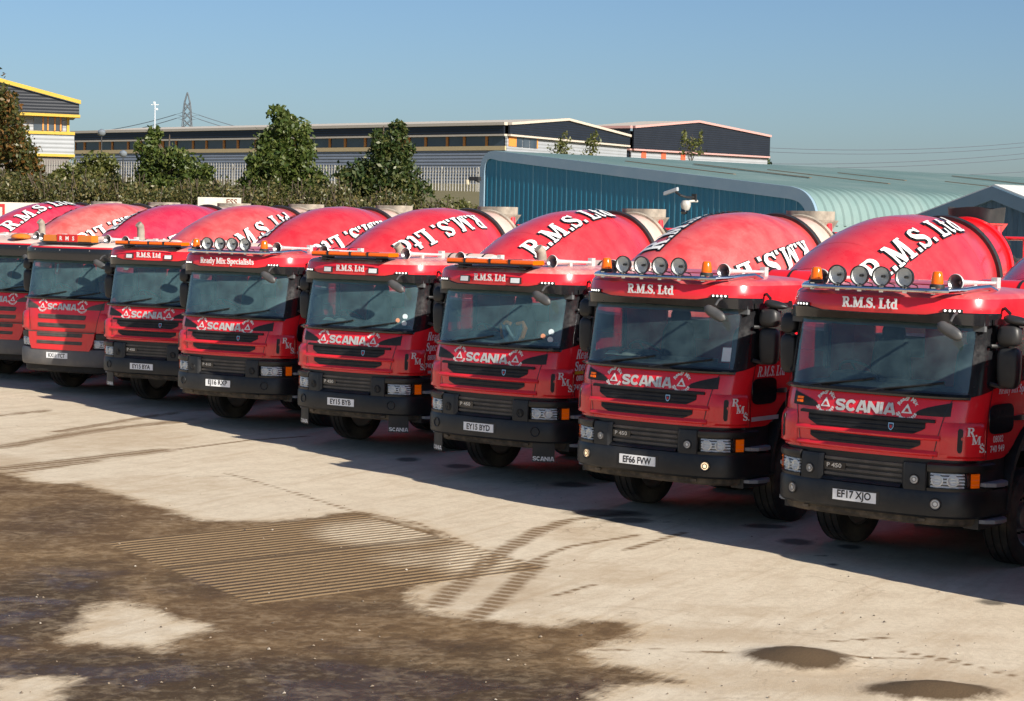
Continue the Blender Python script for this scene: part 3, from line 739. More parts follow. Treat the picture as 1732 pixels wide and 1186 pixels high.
def m_flap(s):
    def f(mb): mb.loft([[F(s*t, .36, -.045), F(s*t, .36, -.035), F(s*t, .62, -.035), F(s*t, .62, -.045)] for t in lin(.80, 1.13, 5)])
    return f
def m_flap_text(s):
    def f(mb):
        slab(mb, None, .058, lambda x, y, d: F(s*.965+x*1.0, .405+y, -.033+d), 0, glyphs=['nS','nC','nA','nN','nI','nA'], xs=.98)
    return f
# cab inside
def m_dash(mb):
    mb.loft([[F(t, 1.55, -.08, .10), F(t, 1.86, -.10, .14), F(t, 1.92, -.22, .14), F(t, 1.93, -.42, .14), F(t, 1.80, -.52, .14), F(t, 1.5, -.52, .14)] for t in lin(-1.02, 1.02, 13)])
    roundbox(mb, (-.48,.62,1.93), .28, .12, .10, 3); mb.box(-.1, .55, .5, .75, 1.8, 1.97)
def m_seat(x):
    def f(mb):
        roundbox(mb, (x,1.15,1.62), .25, .27, .10, 4); roundbox(mb, (x,1.48,1.98), .24, .09, .36, 4, taper=-.1); roundbox(mb, (x,1.52,2.40), .14, .06, .10, 3)
    return f
def m_swheel(mb):
    c = Vector((-.52,.80,1.98)); ax = Vector((0,.62,.78)).normalized(); a = Vector((1,0,0)); b = ax.cross(a)
    mb.tube([c+(a*cos(q)+b*sin(q))*.225 for q in lin(0, 2*pi, 25)], .016, 6, 0, False)
    for q in (.3, pi-.3, 1.5*pi): mb.tube([c-ax*.03, c+(a*cos(q)+b*sin(q))*.22], .014, 5)
    mb.tube([c-ax*.02, c-ax*.3], .04, 8)
def m_floor(mb):
    mb.box(-1.15, 1.15, .40, 1.80, 1.24, 1.28); mb.box(-.3, .3, .6, 1.8, 1.28, 1.55)
    mb.grid(lambda x, y: (x, y, 2.63), [-1.15, 1.15], [.42, 1.82])
    mb.box(-1.15, 1.15, .42, .47, 2.53, 2.63)
def m_sticker(mb):
    for x, z, r, k in ((.83, 2.03, .035, 1), (.93, 2.09, .04, 0), (.93, 1.99, .04, 0)):
        o = FC(t_at_l(x), z, .004); e = FC(t_at_l(x), z, 1); mb.lathe([(0,r),(.001,r)], o, (e[0]-o[0], e[1]-o[1], 0), 14, k)
def m_permit(mb):
    mb.grid(lambda t, z: FC(t, z, .004), [.93, 1.03], [1.98, 2.14])
# drum
DT = radians(11.5); DO = Vector((0, 5.9, 2.53)); DA = Vector((0, cos(DT), sin(DT))); DN = Vector((0, -sin(DT), cos(DT)))
DPROF = [(-3.2,.30),(-3.1,.38),(-2.6,.62),(-1.9,.88),(-1.1,1.07),(-.4,1.16),(.2,1.17),(.9,1.07),(1.5,.905),(1.80,.825)]
DP = catmull(DPROF, 5)
def dr(s): return float(np.interp(s, [p[0] for p in DP], [p[1] for p in DP]))
def dpt(s, phi, off=0.0):
    r = dr(s)+off; return DO+DA*s+(Vector((1,0,0))*sin(phi)+DN*cos(phi))*r
def m_drum(mb):
    mb.lathe(DP, DO, DA, 64, 0, True)
    for s in (-1.9, -1.1, -.4, .2, .9):   # weld seams between the plates
        mb.lathe([(s-.014, dr(s)-.001), (s, dr(s)+.0035), (s+.014, dr(s)-.001)], DO, DA, 64, 0, False)
def m_drumring(mb): mb.lathe([(1.73,.83),(1.73,.895),(1.82,.895),(1.82,.80)], DO, DA, 56, 0, False)
def m_drumneck(mb):
    mb.lathe([(1.80,.825),(2.2,.755),(2.5,.685),(2.60,.65)], DO, DA, 48, 0, False)
    mb.lathe([(2.46,.685),(2.46,.735),(2.53,.735),(2.53,.67)], DO, DA, 48, 1, False)
def m_collar(mb):
    mb.lathe([(2.58,.64),(2.62,.67),(2.74,.60),(2.92,.50),(2.94,.42),(2.6,.40)], DO, DA, 40, 0, False)
    for q in (-.5, .2, .9, 1.4):
        p = DO+DA*2.74+(Vector((1,0,0))*sin(q)+DN*cos(q))*.62; mb.tube([p-DA*.2, p, p+DA*.22+Vector((0,0,-.15))], .025, 6, 1)
def m_hopper(mb):
    def ring(hx, y0, y1, z, w=0): return [(-hx, y0, z), (0, y0-.04, z), (hx, y0, z), (hx*1.03, (y0+y1)/2, z), (hx, y1, z), (0, y1+.04, z), (-hx, y1, z), (-hx*1.03, (y0+y1)/2, z)]
    mb.loft([ring(.18, 8.45, 8.75, 3.30), ring(.35, 8.30, 8.88, 3.62), ring(.37, 8.28, 8.9, 3.66)], 0, False)
    mb.loft([ring(.34, 8.31, 8.87, 3.66), ring(.16, 8.47, 8.73, 3.3)], 0, False)
def m_hop_rim(wavy):
    def f(mb):
        n = 28; 
        def ring(k, z, wv): 
            out = []
            for i in range(n):
                a = 2*pi*i/n; g = lambda q: math.copysign(abs(q)**.55, q)
                out.append((g(cos(a))*.37*k, 8.59+g(sin(a))*.32*k, z+wv*.018*sin(4*a+.8)))
            return out
        zt = 3.885 if wavy else 3.81
        mb.loft([ring(1.0, 3.63, 0), ring(1.06 if wavy else 1.01, zt, wavy)], 0, False); mb.loft([ring(.985, 3.63, 0), ring(1.035 if wavy else .99, zt, wavy)], 0, False)
        mb.loft([ring(1.06 if wavy else 1.01, zt, wavy), ring(1.035 if wavy else .99, zt, wavy)], 0, False)
    return f
def m_drum_text(*specs):
    """specs: (text angle in degrees, upright?) on the drum; white letters edged in black"""
    def f(mb):
        for ang, up in specs:
            a0 = radians(ang); sg = 1 if up else -1
            def P(x, y, d):
                s = -.22+sg*x; r = max(dr(s), .5); return dpt(s, a0-sg*y/r-(.07*(s+.22) if up else 0), .005+d*2)
            slab(mb, 'R.M.S. Ltd', .365, lambda x, y, d: P(x, y, d), 1, grow=.055, xs=1.12, space=1.08)
            slab(mb, 'R.M.S. Ltd', .365, lambda x, y, d: P(x, y, d+.010), 0, grow=.004, xs=1.12, space=1.08)
    return f
DARKS = ['darkglass']
SPECS = []
def truck(x, y, th, label, v):
    """v: dict of what this truck carries"""
    R = thing('mixer_truck', label, 'cement mixer', (x, y, 0), radians(-th), 'cement mixer trucks parked in a row')
    old = v.get('old'); red = M['red']; bl = M['black']; tag = str(v['id'])
    cab = part(R, 'cab', 'cab_old' if old else 'cab', m_cab_old if old else m_cab, [red])
    part(cab, 'rear_wall', 'back', m_back, [red]); part(cab, 'rear_window', 'backglass', m_backglass, [M['window']])
    roof = part(R, 'roof', 'roof_o' if old else 'roof_d' if v.get('dusty') else 'roof', m_roof, [red, M['roof_cream'] if old else M['roof_dusty'] if v.get('dusty') else M['roof_light']])
    part(R, 'roof_band', 'band', m_band, [M['gloss_black']])
    ws = part(R, 'windscreen', 'ws' if v.get('clean') else 'wsd', m_ws, [M['windscreen'] if v.get('clean') else M['windscreen_dust_sunlit']]); part(ws, 'screen_border', 'wsedge', m_ws_edge, [M['gloss_black']])
    for s in (-1, 1): part(R, 'pillar', ('pil', s), m_pillar(s), [M['gloss_black']])
    part(R, 'wiper', 'wip1', m_wiper(-.75, -.05), [bl]); part(R, 'wiper', 'wip2', m_wiper(.02, .72), [bl])
    if old: part(R, 'grille', 'grille_old', m_grille_old, [M['grille_old']])
    else: part(R, 'grille', 'grille', m_grille, [M['grille']])
    for s in (-1, 1): part(R, 'corner_panel', ('eye', s, old), m_eye(s), [M['grille_old'] if old else M['grille']])
    if v.get('eyeled'):
        def m_el(mb):
            for i in range(2):
                for j in range(2):
                    o = FC(-.86+.045*i, 1.70+.035*j, .008); mb.box(o[0]-.018, o[0]+.018, o[1]-.01, o[1]+.01, o[2]-.013, o[2]+.013)
        part(R, 'marker_lamp', 'eyeled', m_el, [M['amber']])
    for s in (-1, 1):
        part(R, 'panel_gap', ('seam', s), m_seam(s), [M['ink']]); part(R, 'corner_vent', ('vent', s), m_vent(s), [M['grille']])
        for t0 in (t_at_b(.44), t_at_b(1.26)): part(R, 'door_gap', ('dgap', s, t0), m_doorgap(s, t0), [M['ink']])
    part(R, 'lettering', 'name', m_name, [M['silver']])
    for cx in (-.50, .50): part(R, 'roundel', ('rdl', cx), m_roundel(cx*(.97)), [M['white'], M['red_mark']])
    if not old: part(R, 'badge', 'shield', m_shield, [M['chrome'], M['blue_mark'], M['red_mark']])
    bmp = part(R, 'bumper', 'bumper_old' if old else 'bumper', m_bumper_old if old else m_bumper,
               [M['bumper_old'] if old else M['bumper'], M['under_dusty'] if v.get('lip') else M['under'], M['grille_old'] if v.get('lip') else M['grille'], bl], 30)
    for s in (-1, 1):
        hl = part(R, 'headlight', ('hl', s), m_housing(s), [M['reflector'], M['gloss_black']])
        part(hl, 'lens', ('hlens', s), m_lens(s, .785, 1.20), [M['lens']]); part(hl, 'indicator', ('ind', s, old), m_indic(s), [M['amber'] if not old else M['lens']])
        if not old:
            lit = v.get('fog') == 'lit'; has = v.get('fog')
            fg = part(bmp, 'fog_light', ('fog', s), m_ring(s, .855, .765, .052, .026), [bl])
            if has: 
                o = part(bmp, 'fog_lens', ('fogl', s, lit), m_bulb(s, .855, .765, .050, .026), [M['lampglow'] if lit else M['reflector'], M['steel']])
            part(bmp, 'spot_light', ('spot', s), m_ring(s, .625, 1.0, .045, .012), [bl])
            part(bmp, 'spot_lens', ('spotl', s, bool(has)), m_bulb(s, .625, 1.0, .044, .012), [M['reflector'] if has else bl, M['steel'] if has else bl])
    pl = part(R, 'number_plate', 'plate', m_plate, [M['plate']]); part(pl, 'plate_holder', 'plh', m_plate_holder, [bl])
    if v.get('plate'): part(pl, 'plate_text', ('pt', v['plate']), m_plate_text(v['plate']), [M['ink']])
    if not old and v.get('model'):
        mp = part(R, 'model_badge', 'mbp', m_model_plate, [M['gloss_black']]); part(mp, 'badge_text', ('mdl', v['model']), m_model(v['model']), [M['silver']])
    if old: part(R, 'sun_visor', 'oldvisor', m_oldvisor, [M['gloss_black'], M['steel']])
    if v.get('head'): part(roof, 'header_text', ('head', v['head'], v.get('headlamps')), m_head_text(v['head'], (.088 if v.get('headlamps') else .105) if len(v['head']) < 12 else .095, 1.0 if len(v['head']) < 12 else .95), [M['white']])
    for s in (-1, 1): part(R, 'marker_strip', ('leds', s), m_leds(s), [bl, M['led']])
    if v.get('headlamps'): [part(R, 'header_lamp', ('hdl', x0), m_header_lamp(x0), [M['reflector'], bl]) for x0 in (-.46, .42)]
    if v.get('bar') == 'lamps':
        b = part(R, 'roof_bar', 'bar', m_bar, [M['chrome']])
        for x_ in (-.4, -.13, .13, .4):
            L = part(R, 'spotlamp', ('lb', x_), m_lamp_body(x_), [bl]); part(L, 'reflector', ('lr', x_), m_lamp_refl(x_), [M['reflector'], M['ink']]); part(L, 'lens', ('ll', x_), m_lamp_lens(x_), [M['lens']])
        for x_ in (-.72, .72):
            B = part(R, 'beacon', ('bb', x_), m_beacon_base(x_), [bl]); part(B, 'dome', ('bd', x_), m_beacon_dome(x_), [M['amber']])
    elif v.get('bar') == 'amber':
        b = part(R, 'light_bar', 'amb', m_amberbar, [M['amber']]); part(b, 'bar_mount', 'ambm', m_amberbar_mid, [bl])
    elif v.get('bar') == 'old':
        b = part(R, 'light_bar', 'oamb', m_oldbar, [M['amber_dim']]); part(b, 'bar_base', 'oambb', m_oldbar_base, [bl]); part(b, 'centre_panel', 'oambm', m_oldbar_mid, [M['red_mark']]); part(b, 'bar_text', 'oambt', m_oldbar_text, [M['white']])
    elif v.get('bar') == 'dome': part(R, 'beacon', 'dome1', m_sphere_lamp, [M['amber_dim']])
    for x_ in (-.80, .80): part(R, 'air_horn', ('horn', x_), m_horn(x_), [M['bright'], M['steel']])
    if v.get('pipe'): part(R, 'exhaust_pipe', ('pipe', v['pipe']), m_pipe(*v['pipe']), [M['cement']])
    for s in (-1, 1):
        a = part(R, 'mirror_arm', ('ma', s), m_mirror_arm(s), [bl])
        t = part(R, 'wide_mirror', ('mt', s), m_mirror_top(s), [bl], 60); l = part(R, 'main_mirror', ('ml', s), m_mirror_low(s), [bl], 60)
        part(l, 'mirror_glass', ('mg', s), m_mirror_glass(s), [M['chrome']])
        [part(R, 'step', ('st', s, z0), m_steps(s, z0), [M['step']], 30) for z0 in (.585, .965)]; part(R, 'wheel_arch', ('sw', s), m_stepwell(s), [bl])
        d = part(R, 'door', ('door', s), m_door(s), [red]); part(d, 'window', ('dw', s), m_sidewin(s), [M['window']]); part(d, 'handle', ('dh', s), m_handle(s), [bl])
        if v.get('lowwin'): part(d, 'lower_window', ('lw', s), m_lowwin(s), [M['darkglass']])
        if v.get('flaps'):
            f_ = part(R, 'mudflap', ('fl', s), m_flap(s), [bl]); part(f_, 'flap_text', ('flt', s), m_flap_text(s), [M['white']])
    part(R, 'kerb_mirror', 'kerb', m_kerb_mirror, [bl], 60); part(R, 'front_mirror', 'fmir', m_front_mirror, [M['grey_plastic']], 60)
    if v.get('side'):
        for it in v['side']: part(R, 'side_text', ('side', it), side_text(1, it), [M['white']])
    if v.get('stripe'): part(R, 'side_stripe', ('stripe', v['stripe']), m_stripe(*v['stripe']), [M['grey_tape']])
    if v.get('ystripe'): part(R, 'tape_stripe', 'ystripe', m_stripe(1.535, .42, .9, .04), [M['yellow']])
    part(R, 'dashboard', 'dash', m_dash, [M['dash']]); part(R, 'steering_wheel', 'swh', m_swheel, [bl]); part(R, 'cab_floor', 'cfl', m_floor, [M['trim_in']])
    for x_ in (-.52, .52): part(R, 'seat', ('seat', x_), m_seat(x_), [M['seat']], 60)
    if v.get('stickers'): part(ws, 'sticker', 'stk', m_sticker, [M['sticker'], M['sticker_o']])
    if v.get('permit'): part(ws, 'sticker', 'prm', m_permit, [M['sticker']])
    for y_ in (1.56, 3.50, 6.60, 7.95):
        for s in (-1, 1):
            w = .315 if y_ < 4 else .56
            q = bpy.data.objects.new('wheel', None); C.objects.link(q); q.parent = R; q.location = (s*(1.035 if y_ < 4 else .95), y_, .52); q.empty_display_size = .1
            if s < 0: q.rotation_euler = (0, 0, pi)
            part(q, 'tyre', ('ty', w), m_tyre(w), [M['rubber']], 25); part(q, 'rim', ('rim', w), m_rim(w), [M['steel'], bl])
    part(R, 'chassis', 'chas', m_chassis, [bl]); part(R, 'drum_frame', 'frame', m_frame, [red]); part(R, 'hand_rail', 'rail', m_rail, [M['red']])
    part(R, 'chute', 'chute', m_chute, [M['cement']]); part(R, 'water_tank', 'tank_d' if v.get('dusty') else 'tank', m_tank, [M['roof_cream'] if v.get('dusty') else red, bl])
    dm = M[v.get('drum', 'drum_a')]
    d = part(R, 'drum', ('drum', v.get('drum', 'drum_a')), m_drum, [dm], 50)
    part(d, 'drum_ring', 'dring', m_drumring, [bl]); part(d, 'drum_neck', ('neck', v.get('clean')), m_drumneck, [red if v.get('clean') else M['cream'], red if v.get('clean') else M['cement']])
    for sp in v['text']: part(d, 'drum_lettering', ('dtx', sp), m_drum_text(sp), [M['white'], M['ink']], 0)
    h = part(R, 'hopper', ('hop', v.get('clean')), m_hopper, [red if v.get('clean') else M['cement']]); part(h, 'hopper_rim', ('hopr', v.get('clean')), m_hop_rim(1 if v.get('clean') else 0), [bl if v.get('clean') else M['cement']])
    part(R, 'drum_collar', 'coll', m_collar, [M['cement'], bl])
    return R

# ------------------------------------------------------------------ the ground: concrete yard, mud film, embankment behind
def smooth(e0, e1, x): 
    t = np.clip((x-e0)/(e1-e0), 0, 1); return t*t*(3-2*t)
def terrain(x, y):
    h = np.interp(y, [-900, 92, 106, 160, 240, 3000], [0, 0, 3.3, 5.6, 7.6, 9.0])
    s = -.669*(x+2)+.743*(y-88)
    return h*smooth(1, 12, s)
MUD= [(-7.21, 26.98), (-6.95, 27.22), (-6.23, 26.22), (-5.67, 26.13), (-4.96, 25.28), (-4.13, 24.0), (-3.58, 23.22), (-2.69, 23.25), (-1.86, 24.13), (-1.18, 23.32), (-0.73, 22.5), (-0.38, 21.53), (-0.59, 20.23), (-0.89, 19.06), (-0.93, 18.61), (-0.65, 17.93), (-0.13, 17.67), (0.42, 17.52), (0.64, 17.91), (1.18, 17.62), (1.1, 17.11), (0.65, 16.57), (0.88, 16.03), (1.37, 15.52), (0.85, 15.31), (0.66, 14.8), (0.45, 14.01), (-3.89, 13.66)]
ISL= [[(-3.73, 16.84), (-3.74, 18.16), (-3.49, 18.24), (-2.91, 17.56), (-2.48, 17.07), (-2.75, 16.61), (-2.86, 16.18), (-3.64, 16.5)], [(-3.92, 15.04), (-3.6, 15.19), (-3.23, 15.14), (-3.25, 14.64), (-3.37, 14.2), (-3.7, 14.17)], [(-0.96, 18.96), (-0.81, 19.32), (-0.61, 19.4), (-0.72, 18.72)]]
STREAK= [([(-8.83, 34.55), (-8.14, 35.78)], 0.134), ([(-7.64, 29.92), (-7.01, 31.86), (-6.41, 33.16), (-5.52, 34.32)], 0.192), ([(-7.01, 27.46), (-6.21, 28.62), (-5.26, 29.97)], 0.234), ([(-6.87, 26.91), (-5.93, 28.53)], 0.116), ([(-5.02, 30.16), (-4.14, 31.55), (-3.28, 32.31)], 0.069), ([(-7.28, 32.25), (-6.33, 34.87), (-5.87, 35.83)], 0.127), ([(-0.66, 18.35), (-0.40, 19.82), (-0.05, 21.5), (0.42, 23.19)], 0.125), ([(-0.27, 17.83), (0.03, 19.31), (0.33, 20.9)], 0.115), ([(0.01, 20.3), (0.66, 21.86), (1.49, 22.8)], 0.052), ([(0.27, 22.64), (0.71, 23.82), (1.45, 24.5)], 0.102), ([(2.19, 16.49), (2.93, 16.51), (3.49, 16.48)], 0.032), ([(2.77, 17.11), (3.38, 17.36)], 0.035), ([(3.33, 16.83), (3.82, 16.31), (4.18, 15.81)], 0.031), ([(0.71, 16.57), (1.26, 16.67), (1.9, 16.57)], 0.032), ([(1.3, 21.75), (2.06, 23.09)], 0.058), ([(-3.93, 27.52), (-2.94, 25.98), (-1.86, 24.13)], 0.036), ([(0.41, 18.9), (0.83, 19.57)], 0.043), ([(-1.86, 24.13), (-1.19, 23.55), (-0.18, 21.37), (0.44, 20.46)], 0.033)]
OIL= [(-1.5, 29.51, 0.19, 0.29), (-0.74, 28.79, 0.22, 0.28), (0.87, 27.04, 0.29, 0.3), (3.25, 22.56, 0.21, 0.26), (3.82, 22.26, 0.14, 0.17), (4.66, 19.1, 0.15, 0.16), (1.23, 24.47, 0.52, 0.35), (1.42, 23.91, 0.33, 0.24), (3.41, 21.62, 0.07, 0.08), (3.45, 21.07, 0.09, 0.08), (3.06, 23.67, 0.29, 0.19), (-3.99, 37.03, 0.44, 0.46)]
MOUND= [(2.42, 16.4, 0.47, 0.46), (3.31, 15.3, 0.56, 0.36)]

def seg_sdf(px, py, pts):
    d = np.full(px.shape, 1e9)
    for (ax, ay), (bx, by) in zip(pts[:-1], pts[1:]):
        vx, vy = bx-ax, by-ay; t = np.clip(((px-ax)*vx+(py-ay)*vy)/(vx*vx+vy*vy+1e-9), 0, 1)
        d = np.minimum(d, np.hypot(px-ax-t*vx, py-ay-t*vy))
    return d
def poly_sdf(px, py, poly):
    d = seg_sdf(px, py, poly+[poly[0]]); ins = np.zeros(px.shape, bool); n = len(poly)
    for i in range(n):
        x1, y1 = poly[i]; x2, y2 = poly[(i+1) % n]
        c = ((y1 > py) != (y2 > py)) & (px < (x2-x1)*(py-y1)/((y2-y1) or 1e-9)+x1); ins ^= c
    return np.where(ins, -d, d)
xs = np.concatenate([[-1500,-900,-500,-300,-200,-140], np.arange(-100,-16,6), np.arange(-15, 8.01, .09), np.arange(10, 60, 5), [75,100,140,200,300,500,900,1500]])
ys = np.concatenate([[-200,-60,-20,0,6,10], np.arange(13, 34, .09), np.arange(34, 60, .5), np.arange(60, 130, 2), np.arange(135, 300, 12), [350,450,600,900,1400,3000]])
GX, GY = np.meshgrid(xs, ys, indexing='ij'); GZ = terrain(GX, GY)
mud = poly_sdf(GX, GY, MUD)
for isl in ISL: mud = np.maximum(mud, -poly_sdf(GX, GY, isl)-.02)
near = (GX > -15) & (GX < 8) & (GY > 13) & (GY < 42)
mask = np.clip(.5-mud/1.2, 0, 1)*near
st = np.full(GX.shape, -1.0)
for pts, w in STREAK: st = np.maximum(st, 1-seg_sdf(GX, GY, pts)/(w*1.6))
st = np.clip(st, 0, 1)*near
oil = np.zeros(GX.shape)
for cx, cy, a, b in OIL: oil = np.maximum(oil, 1.35-np.hypot((GX-cx)/a, (GY-cy)/b)*.9)
oil = np.clip(oil, 0, 1)*near
mnd = np.zeros(GX.shape)
for cx, cy, a, b in MOUND: mnd = np.maximum(mnd, np.clip(1.25-np.hypot((GX-cx)/a, (GY-cy)/b), 0, 1))
GZ = GZ+np.where(near, .085*np.minimum(mnd, 1)**1.5, 0)
# the worn ribbed slab in the middle of the yard
GR = [(-4.34, 21.5), (-1.78, 23.94), (.41, 20.45), (-2.32, 18.25)]
rib = np.clip(.5-poly_sdf(GX, GY, GR)/.8, 0, 1)*near
_p0 = np.array(GR[0]); _ax = np.array(GR[1])-_p0+np.array(GR[2])-np.array(GR[3]); _ax /= np.hypot(*_ax); ribu = ((GX-_p0[0])*_ax[1]-(GY-_p0[1])*_ax[0])      # metres across the ribs
ribv = (GX-_p0[0])*_ax[0]+(GY-_p0[1])*_ax[1]
damp_vignette = np.zeros(GX.shape)
for cx, cy, a_, b_, w_ in ((-1.6, 14.7, 3.6, 1.5, 1), (-4.3, 18.0, .9, 2.6, .8), (-2.9, 19.3, .9, 1.0, .55), (-3.2, 15.6, 1.0, .7, .9), (-.6, 16.3, 1.3, .8, .6), (-5.2, 23.0, .8, 2.2, .5), (-1.2, 18.2, .9, .5, .5)):  # wet mud, with lens vignette painted into the nearest patch
    damp_vignette = np.maximum(damp_vignette, w_*np.clip(1.5-np.hypot((GX-cx)/a_, (GY-cy)/b_), 0, 1))
pale = np.zeros(GX.shape)
for cx, cy, a_, b_, w_ in ((-1.45, 22.6, .75, .95, 1), (-.3, 21.0, .55, 1.1, .9), (-1.0, 20.9, .5, .6, .6)): pale = np.maximum(pale, w_*np.clip(1.5-np.hypot((GX-cx)/a_, (GY-cy)/b_), 0, 1))
film = np.zeros(GX.shape)
for cx, cy, a_, b_, w_ in ((3.0, 15.6, 2.0, .7, .9), (1.7, 17.3, 1.2, .5, .8), (2.2, 18.4, .9, .35, .6), (1.0, 20.2, .8, .7, .7), (.9, 22.8, .7, .9, .7), (-6.3, 31.5, 1.6, 2.6, .7), (-7.4, 27.6, 1.0, 1.6, .9), (-4.6, 26.2, 1.3, 1.2, .6), (3.9, 17.4, .8, .3, .6), (-.2, 19.3, .9, 1.4, .8), (1.6, 25.4, .8, .5, .6)):
    film = np.maximum(film, w_*np.clip(1.5-np.hypot((GX-cx)/a_, (GY-cy)/b_), 0, 1))
nx, ny = GX.shape
V = np.stack([GX, GY, GZ], -1).reshape(-1, 3)
i, j = np.meshgrid(np.arange(nx-1), np.arange(ny-1), indexing='ij')
a = (i*ny+j).ravel(); FQ = np.stack([a, a+ny, a+ny+1, a+1], -1)
me = bpy.data.meshes.new('ground'); me.from_pydata(V.tolist(), [], FQ.tolist())
for nm, arr in (('mud', mask), ('streak', st), ('oil', oil), ('mound', mnd*near), ('rib', rib), ('ribu', ribu), ('ribv', ribv), ('damp_vignette', damp_vignette*near), ('film', film*near), ('pale', pale*near), ('grass', np.clip(GZ*3-.2, 0, 1)*(GY > 80))):
    at_ = me.attributes.new(nm, 'FLOAT', 'POINT'); at_.data.foreach_set('value', arr.astype(np.float32).ravel())
me.polygons.foreach_set('use_smooth', [True]*len(me.polygons))
gm, t, b = new_mat('yard_concrete'); v = objvec(t)
A = lambda nm: N(t, 'ShaderNodeAttribute', attribute_name=nm).outputs['Fac']
n_big = noise(t, .35, 6, .6, v, .6); n_mid = noise(t, 2.4, 7, .65, v, .3); n_fin = noise(t, 14, 6, .7, v); n_grit = noise(t, 95, 3, .7, v)
mp0 = N(t, 'ShaderNodeMapping'); mp0.inputs['Rotation'].default_value = (0, 0, radians(-62)); t.links.new(v, mp0.inputs[0])
mp = N(t, 'ShaderNodeMapping'); mp.inputs['Scale'].default_value = (.30, 2.4, 1); t.links.new(mp0.outputs[0], mp.inputs[0])
n_str = noise(t, 1.5, 6, .65, mp.outputs[0], .8)
def edge(attr, amp, lo, hi, n=None):
    q = math_(t, 'ADD', attr, math_(t, 'MULTIPLY', math_(t, 'SUBTRACT', n or n_mid, .5), amp)); return ramp(t, q, lo, 0, hi, 1)
MUL = lambda a, b_: math_(t, 'MULTIPLY', a, b_)
n_jag = noise(t, 5.5, 8, .68, mp.outputs[0], 1.0)
n_brk = noise(t, 3.4, 9, .70, v, .5)
jag = MUL(math_(t, 'ADD', math_(t, 'ADD', n_mid, math_(t, 'ADD', MUL(n_jag, .5), MUL(n_brk, .5))), MUL(math_(t, 'ADD', n_str, n_brk), .5)), .3333)
n_iso = noise(t, 1.9, 9, .64, v, .25); n_clod = noise(t, 8.5, 7, .66, v, .4)
grain = ramp(t, noise(t, 46, 4, .75, v, .3), .30, 0, .70, 1)
conc = mixc(t, n_big, (.61, .515, .38), (.72, .625, .48))
conc = mixc(t, ramp(t, n_mid, .44, 0, .74, .6), conc, (.47, .375, .265))
conc = mixc(t, ramp(t, n_str, .50, 0, .70, .55), conc, (.46, .345, .225))
conc = mixc(t, ramp(t, n_fin, .48, 0, .74, .42), conc, (.36, .29, .21))
conc = mixc(t, ramp(t, n_clod, .54, 0, .70, .38), conc, (.42, .33, .23))
conc = mixc(t, ramp(t, n_grit, .62, 0, .72, .5), conc, (.24, .19, .14))
conc = mixc(t, MUL(grain, .24), conc, (.36, .29, .21))
conc = mixc(t, MUL(edge(A('film'), 1.5, .30, .95, jag), .62), conc, mixc(t, n_jag, (.34, .235, .135), (.46, .35, .23)))
vor = N(t, 'ShaderNodeTexVoronoi', feature='DISTANCE_TO_EDGE'); vor.inputs['Scale'].default_value = .21
dv = N(t, 'ShaderNodeVectorMath', operation='ADD'); nz = N(t, 'ShaderNodeTexNoise'); nz.inputs['Scale'].default_value = 1.1; nz.inputs['Detail'].default_value = 6; t.links.new(v, nz.inputs['Vector'])
sc_ = N(t, 'ShaderNodeVectorMath', operation='SCALE'); t.links.new(nz.outputs['Color'], sc_.inputs[0]); sc_.inputs['Scale'].default_value = 1.5
t.links.new(v, dv.inputs[0]); t.links.new(sc_.outputs[0], dv.inputs[1]); t.links.new(dv.outputs[0], vor.inputs['Vector'])
crack = MUL(ramp(t, vor.outputs['Distance'], .0008, 1, .0028, 0), ramp(t, n_big, .48, 0, .60, .55))
conc = mixc(t, crack, conc, (.20, .15, .10))
# three states of mud: dry tan skin, brown, wet
mudc = mixc(t, ramp(t, n_iso, .36, 0, .66, 1), (.24, .148, .066), (.105, .058, .022))
mudc = mixc(t, ramp(t, n_big, .38, .0, .62, .8), mudc, (.105, .056, .022))
mudc = mixc(t, MUL(ramp(t, n_str, .50, 0, .72, .38), ramp(t, n_iso, .4, 0, .6, 1)), mudc, (.26, .165, .078))
mudc = mixc(t, ramp(t, n_clod, .50, 0, .70, .55), mudc, (.075, .043, .018))
mudc = mixc(t, MUL(grain, .26), mudc, (.060, .036, .018))
mudc = mixc(t, ramp(t, n_grit, .60, 0, .72, .6), mudc, (.25, .165, .08))
k_damp_vignette = edge(A('damp_vignette'), 1.0, .30, .80, jag)
mudc = mixc(t, MUL(k_damp_vignette, .85), mudc, mixc(t, n_fin, (.030, .018, .008), (.070, .041, .018)))
k_mud = edge(A('mud'), 1.15, .43, .60, jag)
k_halo = MUL(edge(A('mud'), 1.3, .22, .62, jag), .55)
thin = ramp(t, math_(t, 'ADD', MUL(n_clod, .6), MUL(n_iso, .4)), .34, .66, .52, 1)
# grooves of the ribbed slab: dark dirt in the grooves, pale worn crowns where tyres scrub them clean
ribk = edge(A('rib'), .10, .47, .53, n_fin)
wob = math_(t, 'ADD', A('ribu'), MUL(math_(t, 'SUBTRACT', n_mid, .5), .03))
tri = math_(t, 'PINGPONG', wob, .068); crown = ramp(t, tri, .020, 0, .045, 1)
worn = edge(A('pale'), 1.3, .30, .85, jag)
slabc = mixc(t, crown, mixc(t, worn, (.085, .050, .022), (.30, .21, .12)), mixc(t, worn, (.37, .245, .125), (.72, .60, .43)))
slabc = mixc(t, ramp(t, n_jag, .52, 0, .70, .75), slabc, (.15, .092, .045))
slabc = mixc(t, MUL(grain, .25), slabc, (.08, .05, .025))
joint = ramp(t, math_(t, 'ABSOLUTE', math_(t, 'SUBTRACT', wob, 1.72)), .018, 1, .030, 0)
slabc = mixc(t, MUL(joint, .8), slabc, (.05, .032, .018))
sx = N(t, 'ShaderNodeSeparateXYZ'); t.links.new(mp0.outputs[0], sx.inputs[0])
